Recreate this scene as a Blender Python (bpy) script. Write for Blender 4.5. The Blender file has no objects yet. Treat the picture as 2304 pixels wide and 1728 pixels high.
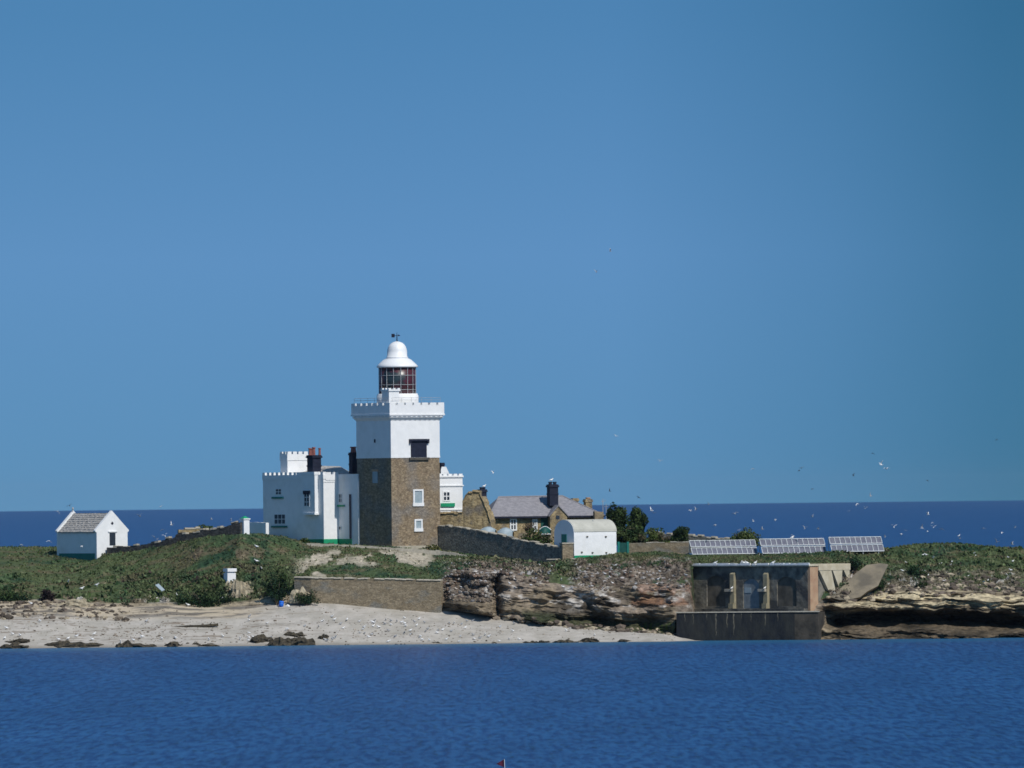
import bpy, bmesh, math, random
import numpy as np
from mathutils import Vector, Matrix
R = math.radians
rnd = random.Random(7)
scn = bpy.context.scene
COL = scn.collection

# ------------------------------------------------------------------ camera
H = 16.0                      # eye height above the sea
CAM = (0.0, -1000.0, H)
K = 0.05 / 1000.0             # radians per photo pixel (telephoto)
TH, RO = 0.01257, 0.0107      # pitch up, roll
ct, st, cr, sr = math.cos(TH), math.sin(TH), math.cos(RO), math.sin(RO)
cd = bpy.data.cameras.new('camera'); cam = bpy.data.objects.new('camera', cd); COL.objects.link(cam)
cd.sensor_width = 36; cd.lens = 36 / (2304 * K); cd.clip_start = 1; cd.clip_end = 60000
cam.matrix_world = Matrix(((cr, sr, 0, CAM[0]), (sr*st, -cr*st, -ct, CAM[1]), (-sr*ct, cr*ct, -st, CAM[2]), (0, 0, 0, 1)))
cd.dof.use_dof = True; cd.dof.focus_distance = 560; cd.dof.aperture_fstop = 3.3
scn.camera = cam

# ------------------------------------------------------------------ sky, sun, exposure
SUN_H = Vector((0.605, -0.796)).normalized(); SUN_E = R(47)
w = bpy.data.worlds.new('World'); scn.world = w; w.use_nodes = True
nt = w.node_tree; nt.nodes.clear()
def WN(t, **k):
    n = nt.nodes.new(t)
    for a, b in k.items(): setattr(n, a, b)
    return n
sky = WN('ShaderNodeTexSky', sky_type='NISHITA', sun_disc=False)
sky.sun_elevation = SUN_E
sky.sun_rotation = math.atan2(SUN_H.x, SUN_H.y)
sky.air_density = 1.0; sky.dust_density = 0.2; sky.ozone_density = 3.0
tc = WN('ShaderNodeTexCoord')
va = WN('ShaderNodeVectorMath', operation='ADD'); va.inputs[1].default_value = (0, 0, 0.30)
vn = WN('ShaderNodeVectorMath', operation='NORMALIZE')
nt.links.new(tc.outputs['Generated'], va.inputs[0]); nt.links.new(va.outputs[0], vn.inputs[0]); nt.links.new(vn.outputs[0], sky.inputs[0])
sep = WN('ShaderNodeSeparateXYZ'); nt.links.new(tc.outputs['Generated'], sep.inputs[0])
# azimuth and elevation tint of the clear sky
def tint(src, lo, hi, stops):
    mr = WN('ShaderNodeMapRange'); mr.inputs[1].default_value = lo; mr.inputs[2].default_value = hi
    rp = WN('ShaderNodeValToRGB'); nt.links.new(src, mr.inputs[0]); nt.links.new(mr.outputs[0], rp.inputs[0])
    cr_ = rp.color_ramp
    for i, (x, c) in enumerate(stops):
        p = (x-lo)/(hi-lo); e = cr_.elements[i] if i < 2 else cr_.elements.new(p)
        e.position = p; e.color = (*c, 1)
    return rp.outputs[0]
azt = tint(sep.outputs[0], -0.2, 0.2, [(-0.2, (.62,.90,.97)), (0.2, (.50,.78,.86)), (0.012, (.612,.895,1.0)), (0.036, (.46,.76,.85)), (0.054, (.31,.615,.68)), (0.065, (.28,.58,.62)), (0.12, (.42,.72,.80))])
elt = tint(sep.outputs[2], -0.1, 0.4, [(-0.1, (.85,.91,.85)), (0.4, (1,1,1)), (0.0, (.86,.92,.86)), (0.027, (1,1,1)), (0.054, (.73,.88,.90)), (0.08, (.73,.88,.90)), (0.2, (1,1,1))])
m1 = WN('ShaderNodeMix', data_type='RGBA', blend_type='MULTIPLY'); m1.inputs[0].default_value = 1
m2 = WN('ShaderNodeMix', data_type='RGBA', blend_type='MULTIPLY'); m2.inputs[0].default_value = 1
nt.links.new(sky.outputs[0], m1.inputs[6]); nt.links.new(azt, m1.inputs[7])
nt.links.new(m1.outputs[2], m2.inputs[6]); nt.links.new(elt, m2.inputs[7])
bg = WN('ShaderNodeBackground'); bg.inputs[1].default_value = 0.116
wo = WN('ShaderNodeOutputWorld')
nt.links.new(m2.outputs[2], bg.inputs[0]); nt.links.new(bg.outputs[0], wo.inputs[0])
sl = bpy.data.lights.new('sun', 'SUN'); sl.energy = 3.85; sl.angle = R(0.5); sl.color = (1.0, 0.955, 0.89)
so = bpy.data.objects.new('sun', sl); COL.objects.link(so)
sd = Vector((SUN_H.x*math.cos(SUN_E), SUN_H.y*math.cos(SUN_E), math.sin(SUN_E)))
so.rotation_euler = sd.to_track_quat('Z', 'Y').to_euler()
scn.view_settings.view_transform = 'Standard'; scn.view_settings.look = 'None'
scn.view_settings.exposure = 0.0; scn.view_settings.gamma = 1; scn.view_settings.use_curve_mapping = False

# ------------------------------------------------------------------ helpers
def ray(px, py):
    dx, dy = (px-1152)*K, (864-py)*K
    x = dx*cr + dy*sr; y = -dx*sr + dy*cr
    return (x, ct - y*st, st + y*ct)
def at(px, py, Y):
    """the place in the world, at depth Y, of a measurement taken off the photograph"""
    d = ray(px, py); t = (Y-CAM[1]) / d[1]
    return (d[0]*t, Y, CAM[2] + d[2]*t)
def py_for(px, Y, z):
    z0 = at(px, 1100, Y)[2]; z1 = at(px, 1500, Y)[2]
    return 1100 + 400*(z-z0)/(z1-z0)

def tag(o, label=None, cat=None, group=None, kind=None):
    if label: o['label'] = label
    if cat: o['category'] = cat
    if group: o['group'] = group
    if kind: o['kind'] = kind
    return o
def thing(name, loc, label, cat, group=None):
    o = bpy.data.objects.new(name, None); COL.objects.link(o); o.location = loc
    o.empty_display_size = 0.5
    return tag(o, label, cat, group)
def wloc(o):
    v = Vector((0, 0, 0))
    while o is not None: v += Vector(o.location); o = o.parent
    return v

class MB:
    def __init__(s): s.v = []; s.f = []; s.c = []
    def add(s, vs, fs, col=None):
        n = len(s.v); s.v += [tuple(p) for p in vs]; s.f += [tuple(i+n for i in f) for f in fs]
        s.c += [col or (1, 1, 1)] * len(fs); return s
    def box(s, p0, p1, col=None):
        x0, y0, z0 = p0; x1, y1, z1 = p1
        return s.add([(x0,y0,z0),(x1,y0,z0),(x1,y1,z0),(x0,y1,z0),(x0,y0,z1),(x1,y0,z1),(x1,y1,z1),(x0,y1,z1)], BOXF, col)
    def tube(s, pts, r, n=8, col=None, caps=True):
        pts = [Vector(p) for p in pts]; rr = r if isinstance(r, (list, tuple)) else [r]*len(pts)
        vs = []; fs = []
        for i, p in enumerate(pts):
            d = (pts[min(i+1, len(pts)-1)] - pts[max(i-1, 0)]).normalized()
            u = d.orthogonal().normalized(); v = d.cross(u)
            for k in range(n):
                a = 2*math.pi*k/n; vs.append(p + (u*math.cos(a)+v*math.sin(a))*rr[i])
        for i in range(len(pts)-1):
            for k in range(n): fs.append((i*n+k, i*n+(k+1) % n, (i+1)*n+(k+1) % n, (i+1)*n+k))
        if caps: fs += [tuple(range(n)), tuple(range((len(pts)-1)*n, len(pts)*n))]
        return s.add(vs, fs, col)
    def lathe(s, c, prof, n=28, col=None):
        vs = []; fs = []
        for (r, z) in prof:
            for k in range(n):
                a = 2*math.pi*k/n; vs.append((c[0]+r*math.cos(a), c[1]+r*math.sin(a), z))
        for i in range(len(prof)-1):
            for k in range(n): fs.append((i*n+k, i*n+(k+1) % n, (i+1)*n+(k+1) % n, (i+1)*n+k))
        fs += [tuple(range(n)), tuple(range((len(prof)-1)*n, len(prof)*n))]
        return s.add(vs, fs, col)
    def build(s, name, mat, parent=None, smooth=False, bevel=0):
        me = bpy.data.meshes.new(name)
        off = wloc(parent) if parent else Vector((0, 0, 0))
        loc = Vector((0, 0, 0))
        if parent is None and s.v:
            a = np.array(s.v); loc = Vector((float(a[:,0].mean()), float(a[:,1].mean()), float(a[:,2].min()))); off = loc
        me.from_pydata([(p[0]-off.x, p[1]-off.y, p[2]-off.z) for p in s.v], [], s.f)
        if any(c != (1, 1, 1) for c in s.c):
            at_ = me.attributes.new('Col', 'FLOAT_COLOR', 'FACE')
            at_.data.foreach_set('color', [x for c in s.c for x in (*c, 1)])
        if len(s.f) < 5000:
            bm = bmesh.new(); bm.from_mesh(me); bmesh.ops.recalc_face_normals(bm, faces=bm.faces[:]); bm.to_mesh(me); bm.free()
        if smooth: me.polygons.foreach_set('use_smooth', [True]*len(me.polygons))
        me.materials.append(mat)
        o = bpy.data.objects.new(name, me); COL.objects.link(o)
        if parent: o.parent = parent
        else: o.location = loc
        if bevel:
            b = o.modifiers.new('b', 'BEVEL'); b.width = bevel; b.segments = 2
        return o
BOXF = [(0,3,2,1),(4,5,6,7),(0,1,5,4),(1,2,6,5),(2,3,7,6),(3,0,4,7)]

class Fr:
    """a building's own frame: a runs right and away, b is the outward side of its right-hand front"""
    def __init__(s, o, deg):
        s.o = o; a = R(deg); s.e1 = (math.cos(a), math.sin(a)); s.e2 = (math.sin(a), -math.cos(a))
    def p(s, a, b, z): return (s.o[0]+s.e1[0]*a+s.e2[0]*b, s.o[1]+s.e1[1]*a+s.e2[1]*b, z)
    def hit(s, px, py, face, val):
        """run coordinate and height where the sight line meets a face: 'R' is b = val, 'L' is a = val"""
        d = ray(px, py); e, g = (s.e2, s.e1) if face == 'R' else (s.e1, s.e2)
        c0 = (CAM[0]-s.o[0])*e[0] + (CAM[1]-s.o[1])*e[1]; dd = d[0]*e[0]+d[1]*e[1]
        t = (val-c0)/dd; x, y = CAM[0]+d[0]*t, CAM[1]+d[1]*t
        return (x-s.o[0])*g[0]+(y-s.o[1])*g[1], CAM[2]+d[2]*t
    def box(s, m, a0, a1, b0, b1, z0, z1, col=None):
        return m.add([s.p(a0,b0,z0), s.p(a1,b0,z0), s.p(a1,b1,z0), s.p(a0,b1,z0), s.p(a0,b0,z1), s.p(a1,b0,z1), s.p(a1,b1,z1), s.p(a0,b1,z1)], BOXF, col)
    def rect(s, face, val, px0, px1, py0, py1):
        pm, ym = (px0+px1)/2, (py0+py1)/2
        r0 = s.hit(px0, ym, face, val)[0]; r1 = s.hit(px1, ym, face, val)[0]
        z1 = s.hit(pm, py0, face, val)[1]; z0 = s.hit(pm, py1, face, val)[1]
        return min(r0, r1), max(r0, r1), z0, z1
    def slab(s, m, face, val, r0, r1, z0, z1, d0, d1, col=None):
        """box on a wall face reaching from d0 to d1 outside it"""
        if face == 'R': return s.box(m, r0, r1, val+d0, val+d1, z0, z1, col)
        return s.box(m, val-d1, val-d0, r0, r1, z0, z1, col)

# ------------------------------------------------------------------ materials
def mat(name, c1, c2=None, scale=2.0, rough=0.85, bump=0.0, bscale=None, attr=False, spec=0.3, c3=None, s3=0.4, t3=(0.52, 0.62), stretch=(1,1,1), metal=0.0, brick=None, amt=1.0):
    m = bpy.data.materials.new(name); m.use_nodes = True; n = m.node_tree; N = n.nodes; L = n.links
    b = N['Principled BSDF']; b.inputs['Roughness'].default_value = rough; b.inputs['Specular IOR Level'].default_value = spec
    b.inputs['Metallic'].default_value = metal
    g = N.new('ShaderNodeNewGeometry'); mp = N.new('ShaderNodeMapping'); mp.inputs['Scale'].default_value = stretch
    L.new(g.outputs['Position'], mp.inputs[0])
    nz = N.new('ShaderNodeTexNoise'); nz.inputs['Scale'].default_value = scale; nz.inputs['Detail'].default_value = 6; nz.inputs['Roughness'].default_value = 0.62
    L.new(mp.outputs[0], nz.inputs['Vector'])
    rp = N.new('ShaderNodeValToRGB'); rp.color_ramp.elements[0].position = 0.36; rp.color_ramp.elements[1].position = 0.64
    c2 = c2 or c1
    rp.color_ramp.elements[0].color = (*c1, 1); rp.color_ramp.elements[1].color = (*c2, 1)
    L.new(nz.outputs['Fac'], rp.inputs[0]); out = rp.outputs[0]
    if c3:
        n3 = N.new('ShaderNodeTexNoise'); n3.inputs['Scale'].default_value = s3; n3.inputs['Detail'].default_value = 4
        L.new(mp.outputs[0], n3.inputs['Vector'])
        mr = N.new('ShaderNodeMapRange'); mr.inputs[1].default_value = t3[0]; mr.inputs[2].default_value = t3[1]; L.new(n3.outputs['Fac'], mr.inputs[0])
        mx = N.new('ShaderNodeMix'); mx.data_type = 'RGBA'; L.new(mr.outputs[0], mx.inputs[0]); L.new(out, mx.inputs[6]); mx.inputs[7].default_value = (*c3, 1)
        out = mx.outputs[2]
    if attr:
        a = N.new('ShaderNodeAttribute'); a.attribute_name = 'Col'
        mx = N.new('ShaderNodeMix'); mx.data_type = 'RGBA'; mx.blend_type = 'MULTIPLY'; mx.inputs[0].default_value = amt
        L.new(a.outputs['Color'], mx.inputs[6]); L.new(out, mx.inputs[7]); out = mx.outputs[2]
    if brick:
        vo = N.new('ShaderNodeTexVoronoi'); vo.feature = 'DISTANCE_TO_EDGE'; vo.inputs['Scale'].default_value = brick
        mb_ = N.new('ShaderNodeMapping'); mb_.inputs['Scale'].default_value = (1, 1, 1.9); L.new(g.outputs['Position'], mb_.inputs[0]); L.new(mb_.outputs[0], vo.inputs['Vector'])
        mr = N.new('ShaderNodeMapRange'); mr.inputs[1].default_value = 0; mr.inputs[2].default_value = 0.12; mr.inputs[3].default_value = 0.6; mr.inputs[4].default_value = 1.0
        L.new(vo.outputs['Distance'], mr.inputs[0])
        mx = N.new('ShaderNodeMix'); mx.data_type = 'RGBA'; mx.blend_type = 'MULTIPLY'; mx.inputs[0].default_value = 1
        L.new(out, mx.inputs[6]); L.new(mr.outputs[0], mx.inputs[7]); out = mx.outputs[2]
        vc = N.new('ShaderNodeTexVoronoi'); vc.inputs['Scale'].default_value = brick; L.new(mb_.outputs[0], vc.inputs['Vector'])
        sp = N.new('ShaderNodeSeparateColor'); L.new(vc.outputs['Color'], sp.inputs[0])
        mr = N.new('ShaderNodeMapRange'); mr.inputs[3].default_value = 0.78; mr.inputs[4].default_value = 1.18; L.new(sp.outputs[0], mr.inputs[0])
        mx = N.new('ShaderNodeMix'); mx.data_type = 'RGBA'; mx.blend_type = 'MULTIPLY'; mx.inputs[0].default_value = 1
        L.new(out, mx.inputs[6]); L.new(mr.outputs[0], mx.inputs[7]); out = mx.outputs[2]
    L.new(out, b.inputs['Base Color'])
    if bump:
        nb = N.new('ShaderNodeTexNoise'); nb.inputs['Scale'].default_value = bscale or scale*3; nb.inputs['Detail'].default_value = 5
        L.new(mp.outputs[0], nb.inputs['Vector'])
        bu = N.new('ShaderNodeBump'); bu.inputs['Strength'].default_value = 1; bu.inputs['Distance'].default_value = bump
        L.new(nb.outputs['Fac'], bu.inputs['Height']); L.new(bu.outputs[0], b.inputs['Normal'])
    return m
M = {}
M['white'] = mat('white_limewash', (0.80,0.80,0.79), (0.74,0.745,0.74), 1.2, 0.9, 0.02, 2.5, c3=(0.68,0.68,0.65), s3=0.5, t3=(0.55,0.75))
M['dome'] = mat('white_dome_paint', (0.80,0.80,0.79), (0.74,0.75,0.74), 1.5, 0.45, spec=0.5)
M['stone'] = mat('tower_stone', (0.215,0.158,0.102), (0.315,0.245,0.16), 2.6, 0.95, 0.06, 5, c3=(0.225,0.195,0.16), s3=0.33, t3=(0.46,0.6), brick=2.6)
M['ochre'] = mat('ochre_stone', (0.24,0.18,0.095), (0.44,0.34,0.19), 2.4, 0.95, 0.08, 4, c3=(0.20,0.17,0.13), s3=0.5, brick=1.9)
M['drystone'] = mat('dark_drystone', (0.14,0.135,0.12), (0.25,0.235,0.20), 3, 0.95, 0.08, 5, brick=2.4)
M['darkdry'] = mat('shade_dark_drystone', (0.045,0.045,0.045), (0.10,0.095,0.085), 3, 0.95, 0.08, 5, brick=2.4)  # lichen-dark stone, darkened further to stand for shade on the wall face
M['buttress'] = mat('buttress_render', (0.20,0.18,0.12), (0.33,0.29,0.19), 1.5, 0.95)
M['endwall'] = mat('brown_lit_end_wall', (0.03,0.028,0.024), (0.075,0.064,0.05), 0.9, 0.95, 0.05, 3)  # browner, lighter copy of the quay tone, painting its faintly lit end
M['streak'] = mat('lime_streaks', (0.06,0.055,0.045), (0.20,0.18,0.13), 3, 0.95)
M['ramp'] = mat('smooth_render', (0.135,0.118,0.088), (0.22,0.185,0.13), 0.5, 0.95, 0.03, 3, c3=(0.12,0.105,0.08), s3=0.35)
M['capstone'] = mat('capstone', (0.33,0.30,0.24), (0.45,0.41,0.33), 3, 0.95)
M['retain'] = mat('retaining_masonry', (0.215,0.17,0.11), (0.295,0.24,0.16), 0.9, 0.95, 0.04, 6, c3=(0.21,0.195,0.16), s3=0.35, stretch=(1,1,2.2), brick=3.4)
M['slate'] = mat('slate_roof', (0.19,0.185,0.20), (0.275,0.265,0.28), 2.5, 0.75, 0.03, 5, stretch=(1,1,2))
M['stoneslab'] = mat('stone_slab_roof', (0.25,0.235,0.215), (0.46,0.44,0.41), 2.8, 0.9, 0.10, 3.2, stretch=(1,1,3))
M['felt'] = mat('roof_felt', (0.40,0.395,0.34), (0.50,0.49,0.43), 0.8, 0.85)
M['black'] = mat('black_paint', (0.007,0.010,0.024), (0.014,0.018,0.038), 3, 0.7)
M['pot'] = mat('terracotta', (0.22,0.075,0.06), (0.30,0.12,0.10), 5, 0.8)
M['green'] = mat('green_paint', (0.01,0.24,0.11), (0.015,0.30,0.15), 2, 0.6)
M['teal'] = mat('teal_paint', (0.01,0.15,0.12), (0.015,0.20,0.16), 2, 0.6)
M['dgreen'] = mat('dark_green_paint', (0.006,0.06,0.05), (0.01,0.08,0.065), 2, 0.6)
M['glass'] = mat('window_glass', (0.02,0.028,0.04), (0.03,0.04,0.055), 2, 0.35, spec=0.4)
M['lglass'] = mat('lantern_glass', (0.055,0.012,0.02), (0.09,0.018,0.03), 0.8, 0.35, spec=0.5, c3=(0.02,0.035,0.04), s3=0.45, t3=(0.50,0.56))
M['grey'] = mat('grey_metal', (0.30,0.31,0.32), (0.4,0.41,0.42), 3, 0.5)
M['concrete'] = mat('old_concrete', (0.085,0.082,0.072), (0.25,0.23,0.185), 0.9, 0.95, 0.05, 3, c3=(0.06,0.06,0.058), s3=0.45)
M['quay'] = mat('weedy_shade_quay', (0.008,0.011,0.016), (0.026,0.028,0.026), 0.8, 0.9, 0.08, 2.5, stretch=(1,1,0.5))  # weed-dark tone made near black to carry the wall's shade in its colour
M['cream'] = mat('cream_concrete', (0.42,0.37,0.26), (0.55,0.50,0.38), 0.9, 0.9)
M['redbrick'] = mat('reddish_pier', (0.36,0.22,0.14), (0.44,0.30,0.19), 1.2, 0.9)
M['paleblue'] = mat('grey_blue_infill', (0.15,0.175,0.19), (0.24,0.27,0.285), 1.2, 0.9)
M['dark'] = mat('dark_recess', (0.06,0.055,0.045), (0.14,0.125,0.10), 0.8, 0.95)
M['panel'] = mat('solar_cells', (0.10,0.105,0.14), (0.15,0.155,0.19), 1.5, 0.5, spec=0.2)
M['alu'] = mat('pale_frame', (0.45,0.48,0.48), (0.58,0.60,0.60), 2, 0.6)
M['bark'] = mat('bark', (0.09,0.07,0.05), (0.14,0.11,0.08), 4, 0.95)
M['leaf'] = mat('leaf', (0.75,0.75,0.75), (1.25,1.25,1.2), 3, 0.9, attr=True, spec=0.15)
M['bird'] = mat('white_feathers', (0.75,0.75,0.74), (0.82,0.82,0.81), 6, 0.8)
M['birdg'] = mat('grey_feathers', (0.30,0.31,0.33), (0.4,0.41,0.42), 6, 0.8)
M['birdd'] = mat('dark_feathers', (0.03,0.03,0.035), (0.05,0.05,0.05), 6, 0.8)
M['wood'] = mat('weathered_wood', (0.16,0.12,0.09), (0.26,0.20,0.15), 4, 0.9)
M['weed'] = mat('weedy_rock', (0.02,0.018,0.014), (0.085,0.07,0.045), 3.5, 0.85, 0.05, 5)
M['tanrock'] = mat('tan_rock', (0.26,0.22,0.15), (0.44,0.38,0.27), 2.0, 0.95, 0.1, 4)
M['blue'] = mat('blue_plastic', (0.01,0.12,0.55), (0.015,0.14,0.6), 2, 0.5)
M['flag'] = mat('dark_red_cloth', (0.05,0.006,0.02), (0.08,0.01,0.03), 4, 0.8)
M['sheet'] = mat('grey_blue_sheet', (0.26,0.33,0.36), (0.34,0.40,0.43), 2, 0.6)
M['terr'] = mat('terrain', (0.62,0.62,0.62), (1.38,1.38,1.38), 2.2, 0.95, 0.05, 3, attr=True, spec=0.1)
M['sand'] = mat('sand', (0.93,0.93,0.93), (1.06,1.06,1.06), 1.6, 0.95, 0.02, 4, attr=True, spec=0.1)
M['rock'] = mat('cliff_rock', (0.55,0.55,0.55), (1.4,1.38,1.35), 1.5, 0.95, 0.16, 2.5, attr=True, spec=0.1, stretch=(1,1,2.2))
M['pebble'] = mat('rubble', (0.75,0.75,0.75), (1.2,1.2,1.2), 5, 0.95, attr=True, spec=0.1)

# sea
def sea_material():
    m = bpy.data.materials.new('sea'); m.use_nodes = True; n = m.node_tree; N = n.nodes; L = n.links
    b = N['Principled BSDF']; b.inputs['Roughness'].default_value = 0.38; b.inputs['Specular IOR Level'].default_value = 0.35
    b.inputs['IOR'].default_value = 1.33
    g = N.new('ShaderNodeNewGeometry')
    def noise(sc, stretch, det=4):
        mp = N.new('ShaderNodeMapping'); mp.inputs['Scale'].default_value = stretch; L.new(g.outputs['Position'], mp.inputs[0])
        z = N.new('ShaderNodeTexNoise'); z.inputs['Scale'].default_value = sc; z.inputs['Detail'].default_value = det; z.inputs['Roughness'].default_value = 0.6
        L.new(mp.outputs[0], z.inputs['Vector']); return z.outputs['Fac']
    n1 = noise(1.7, (1, 0.085, 1), 5); n3 = noise(1.0, (1.5, 0.13, 1), 3); n2 = noise(0.14, (1, 0.12, 1), 4)
    rp = N.new('ShaderNodeValToRGB'); L.new(n1, rp.inputs[0])
    rp.color_ramp.elements[0].position = 0.40; rp.color_ramp.elements[0].color = (0.003, 0.026, 0.118, 1)
    rp.color_ramp.elements[1].position = 0.58; rp.color_ramp.elements[1].color = (0.016, 0.078, 0.215, 1)
    mx = N.new('ShaderNodeMix'); mx.data_type = 'RGBA'; mx.blend_type = 'MULTIPLY'; mx.inputs[0].default_value = 1
    r2 = N.new('ShaderNodeValToRGB'); L.new(n2, r2.inputs[0])
    r2.color_ramp.elements[0].position = 0.3; r2.color_ramp.elements[0].color = (0.74, 0.78, 0.82, 1)
    r2.color_ramp.elements[1].position = 0.7; r2.color_ramp.elements[1].color = (1.22, 1.17, 1.12, 1)
    md = N.new('ShaderNodeMapRange'); md.inputs[1].default_value = 0.55; md.inputs[2].default_value = 0.66; md.inputs[3].default_value = 1.04; md.inputs[4].default_value = 0.58; L.new(n3, md.inputs[0])
    m0 = N.new('ShaderNodeMix'); m0.data_type = 'RGBA'; m0.blend_type = 'MULTIPLY'; m0.inputs[0].default_value = 1; L.new(rp.outputs[0], m0.inputs[6]); L.new(md.outputs[0], m0.inputs[7])
    L.new(m0.outputs[2], mx.inputs[6]); L.new(r2.outputs[0], mx.inputs[7])
    # shallow water over the sand close in to the beach
    sp = N.new('ShaderNodeSeparateXYZ'); L.new(g.outputs['Position'], sp.inputs[0])
    wob = N.new('ShaderNodeMath'); wob.operation = 'MULTIPLY_ADD'; L.new(n2, wob.inputs[0]); wob.inputs[1].default_value = 14; L.new(sp.outputs[1], wob.inputs[2])
    mr = N.new('ShaderNodeMapRange'); mr.inputs[1].default_value = -62; mr.inputs[2].default_value = -27; mr.interpolation_type = 'SMOOTHSTEP'; L.new(wob.outputs[0], mr.inputs[0])
    far = N.new('ShaderNodeMath'); far.operation = 'LESS_THAN'; L.new(sp.outputs[1], far.inputs[0]); far.inputs[1].default_value = 60
    mm = N.new('ShaderNodeMath'); mm.operation = 'MULTIPLY'; L.new(mr.outputs[0], mm.inputs[0]); L.new(far.outputs[0], mm.inputs[1])
    mx2 = N.new('ShaderNodeMix'); mx2.data_type = 'RGBA'; L.new(mm.outputs[0], mx2.inputs[0]); L.new(mx.outputs[2], mx2.inputs[6]); mx2.inputs[7].default_value = (0.02, 0.11, 0.22, 1)
    L.new(mx2.outputs[2], b.inputs['Base Color'])
    bu = N.new('ShaderNodeBump'); bu.inputs['Strength'].default_value = 0.8; bu.inputs['Distance'].default_value = 0.25; L.new(n1, bu.inputs['Height']); L.new(bu.outputs[0], b.inputs['Normal'])
    return m
me = bpy.data.meshes.new('water'); me.from_pydata([(-6000,-1400,0),(6000,-1400,0),(6000,13000,0),(-6000,13000,0)], [], [(0,1,2,3)])
me.materials.append(sea_material()); wat = bpy.data.objects.new('water', me); COL.objects.link(wat); tag(wat, kind='structure')

# ------------------------------------------------------------------ numpy noise
def hsh(i, j, s):
    h = (i.astype(np.int64)*374761393 + j.astype(np.int64)*668265263 + s*974711) & 0x7fffffff
    h = ((h ^ (h >> 13)) * 1274126177) & 0x7fffffff
    return ((h ^ (h >> 16)) & 0xffff) / 65535.0
def vno(x, y, s=0):
    i = np.floor(x); j = np.floor(y); fx = x-i; fy = y-j; fx = fx*fx*(3-2*fx); fy = fy*fy*(3-2*fy)
    a = hsh(i, j, s); b = hsh(i+1, j, s); c = hsh(i, j+1, s); d = hsh(i+1, j+1, s)
    return (a*(1-fx)+b*fx)*(1-fy) + (c*(1-fx)+d*fx)*fy
def fbm(x, y, s=0, o=4):
    t = 0; am = 0.5; tot = 0
    for k in range(o): t = t + am*vno(x*2**k, y*2**k, s+k*17); tot += am; am *= 0.55
    return t/tot
def sst(x, a, b):
    t = np.clip((x-a)/(b-a), 0, 1); return t*t*(3-2*t)
def lerp(a, b, t): return a*(1-t[..., None]) + b*t[..., None]

# ------------------------------------------------------------------ the island
# surveyed profile: px, base of bank/cliff (py, Y), top of cliff, top of scree, crest
PRO = [(-420,1358,-18,1346,-16,1300,-9,1245,16),
 (0,1358,-18,1345,-16,1300,-9,1231,18), (128,1356,-18,1343,-16,1262,5,1231,18), (200,1361,-18,1349,-16,1275,-1,1240,12),
 (232,1363,-18,1351,-16,1275,-3,1247,3), (300,1365,-18,1352,-16,1285,-6,1240,1), (380,1361,-18,1350,-16,1290,-9,1222,-2), (450,1366,-18,1352,-16.5,1284,-12,1208,-6.5),
 (540,1364,-18.5,1345,-17,1270,-13,1200,-10), (590,1360,-19,1336,-17,1265,-12,1201,-8), (640,1356,-19,1322,-17,1262,-11,1208,-5),
 (690,1352,-19.5,1302,-18.2,1260,-11,1220,-4), (760,1355,-20,1302,-18.2,1262,-11,1225,-4), (882,1367,-21,1304,-19.2,1264,-12,1232,-3.5),
 (985,1373,-21.5,1306,-19.7,1267,-12,1239,-1), (1010,1375,-22.5,1292,-20,1272,-13,1243,-3), (1060,1381,-23,1281,-19.5,1270,-14.5,1250,-5.5), (1120,1391,-24.5,1280,-19.5,1268,-16,1256,-9),
 (1200,1400,-26,1300,-20.5,1280,-18,1264,-13), (1240,1406,-26.5,1312,-21,1285,-19,1268,-15), (1290,1411,-27,1316,-21.5,1285,-19,1258,-14.5), (1390,1419,-28,1318,-22,1273,-18.5,1245,-13),
 (1480,1425,-29.3,1312,-23,1265,-18,1242,-12), (1515,1429,-29.9,1311,-24.5,1265,-19.5,1246,-13), (1530,1431,-28.6,1311,-25,1266,-20.5,1248,-14), (1550,1434,-28.2,1310,-25.3,1266,-21,1250,-14),
 (1566,1440,-27,1376,-17.5,1274,-17.3,1250,-13), (1690,1452,-29,1376,-22.3,1273,-22.1,1249,-14), (1815,1456,-31,1376,-27.4,1272,-27.2,1246,-14), (1832,1453,-33,1350,-27.9,1273,-26.6,1246,-14), (1862,1450,-34,1344,-27.6,1272,-25.2,1244,-14), (1876,1450,-34,1342,-28.0,1324,-25.6,1243,-14), (1890,1449,-34.3,1342,-28.2,1308,-25.0,1242,-13), (1906,1448,-34.5,1342,-28.2,1292,-24.6,1241,-12),
 (1930,1448,-34.5,1340,-26,1288,-21,1240,-10), (2000,1448,-34.5,1332,-26,1282,-20,1234,-8), (2060,1447,-34.5,1324,-26,1292,-20,1226,-5),
 (2150,1446,-34.5,1326,-26,1292,-20,1223,-5), (2240,1445,-34.5,1330,-26,1300,-20,1231,-6), (2304,1444,-34.5,1334,-26,1300,-20,1236,-6), (2720,1440,-34.5,1345,-26,1310,-20,1255,-6)]
PA = np.array(PRO, float)
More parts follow.
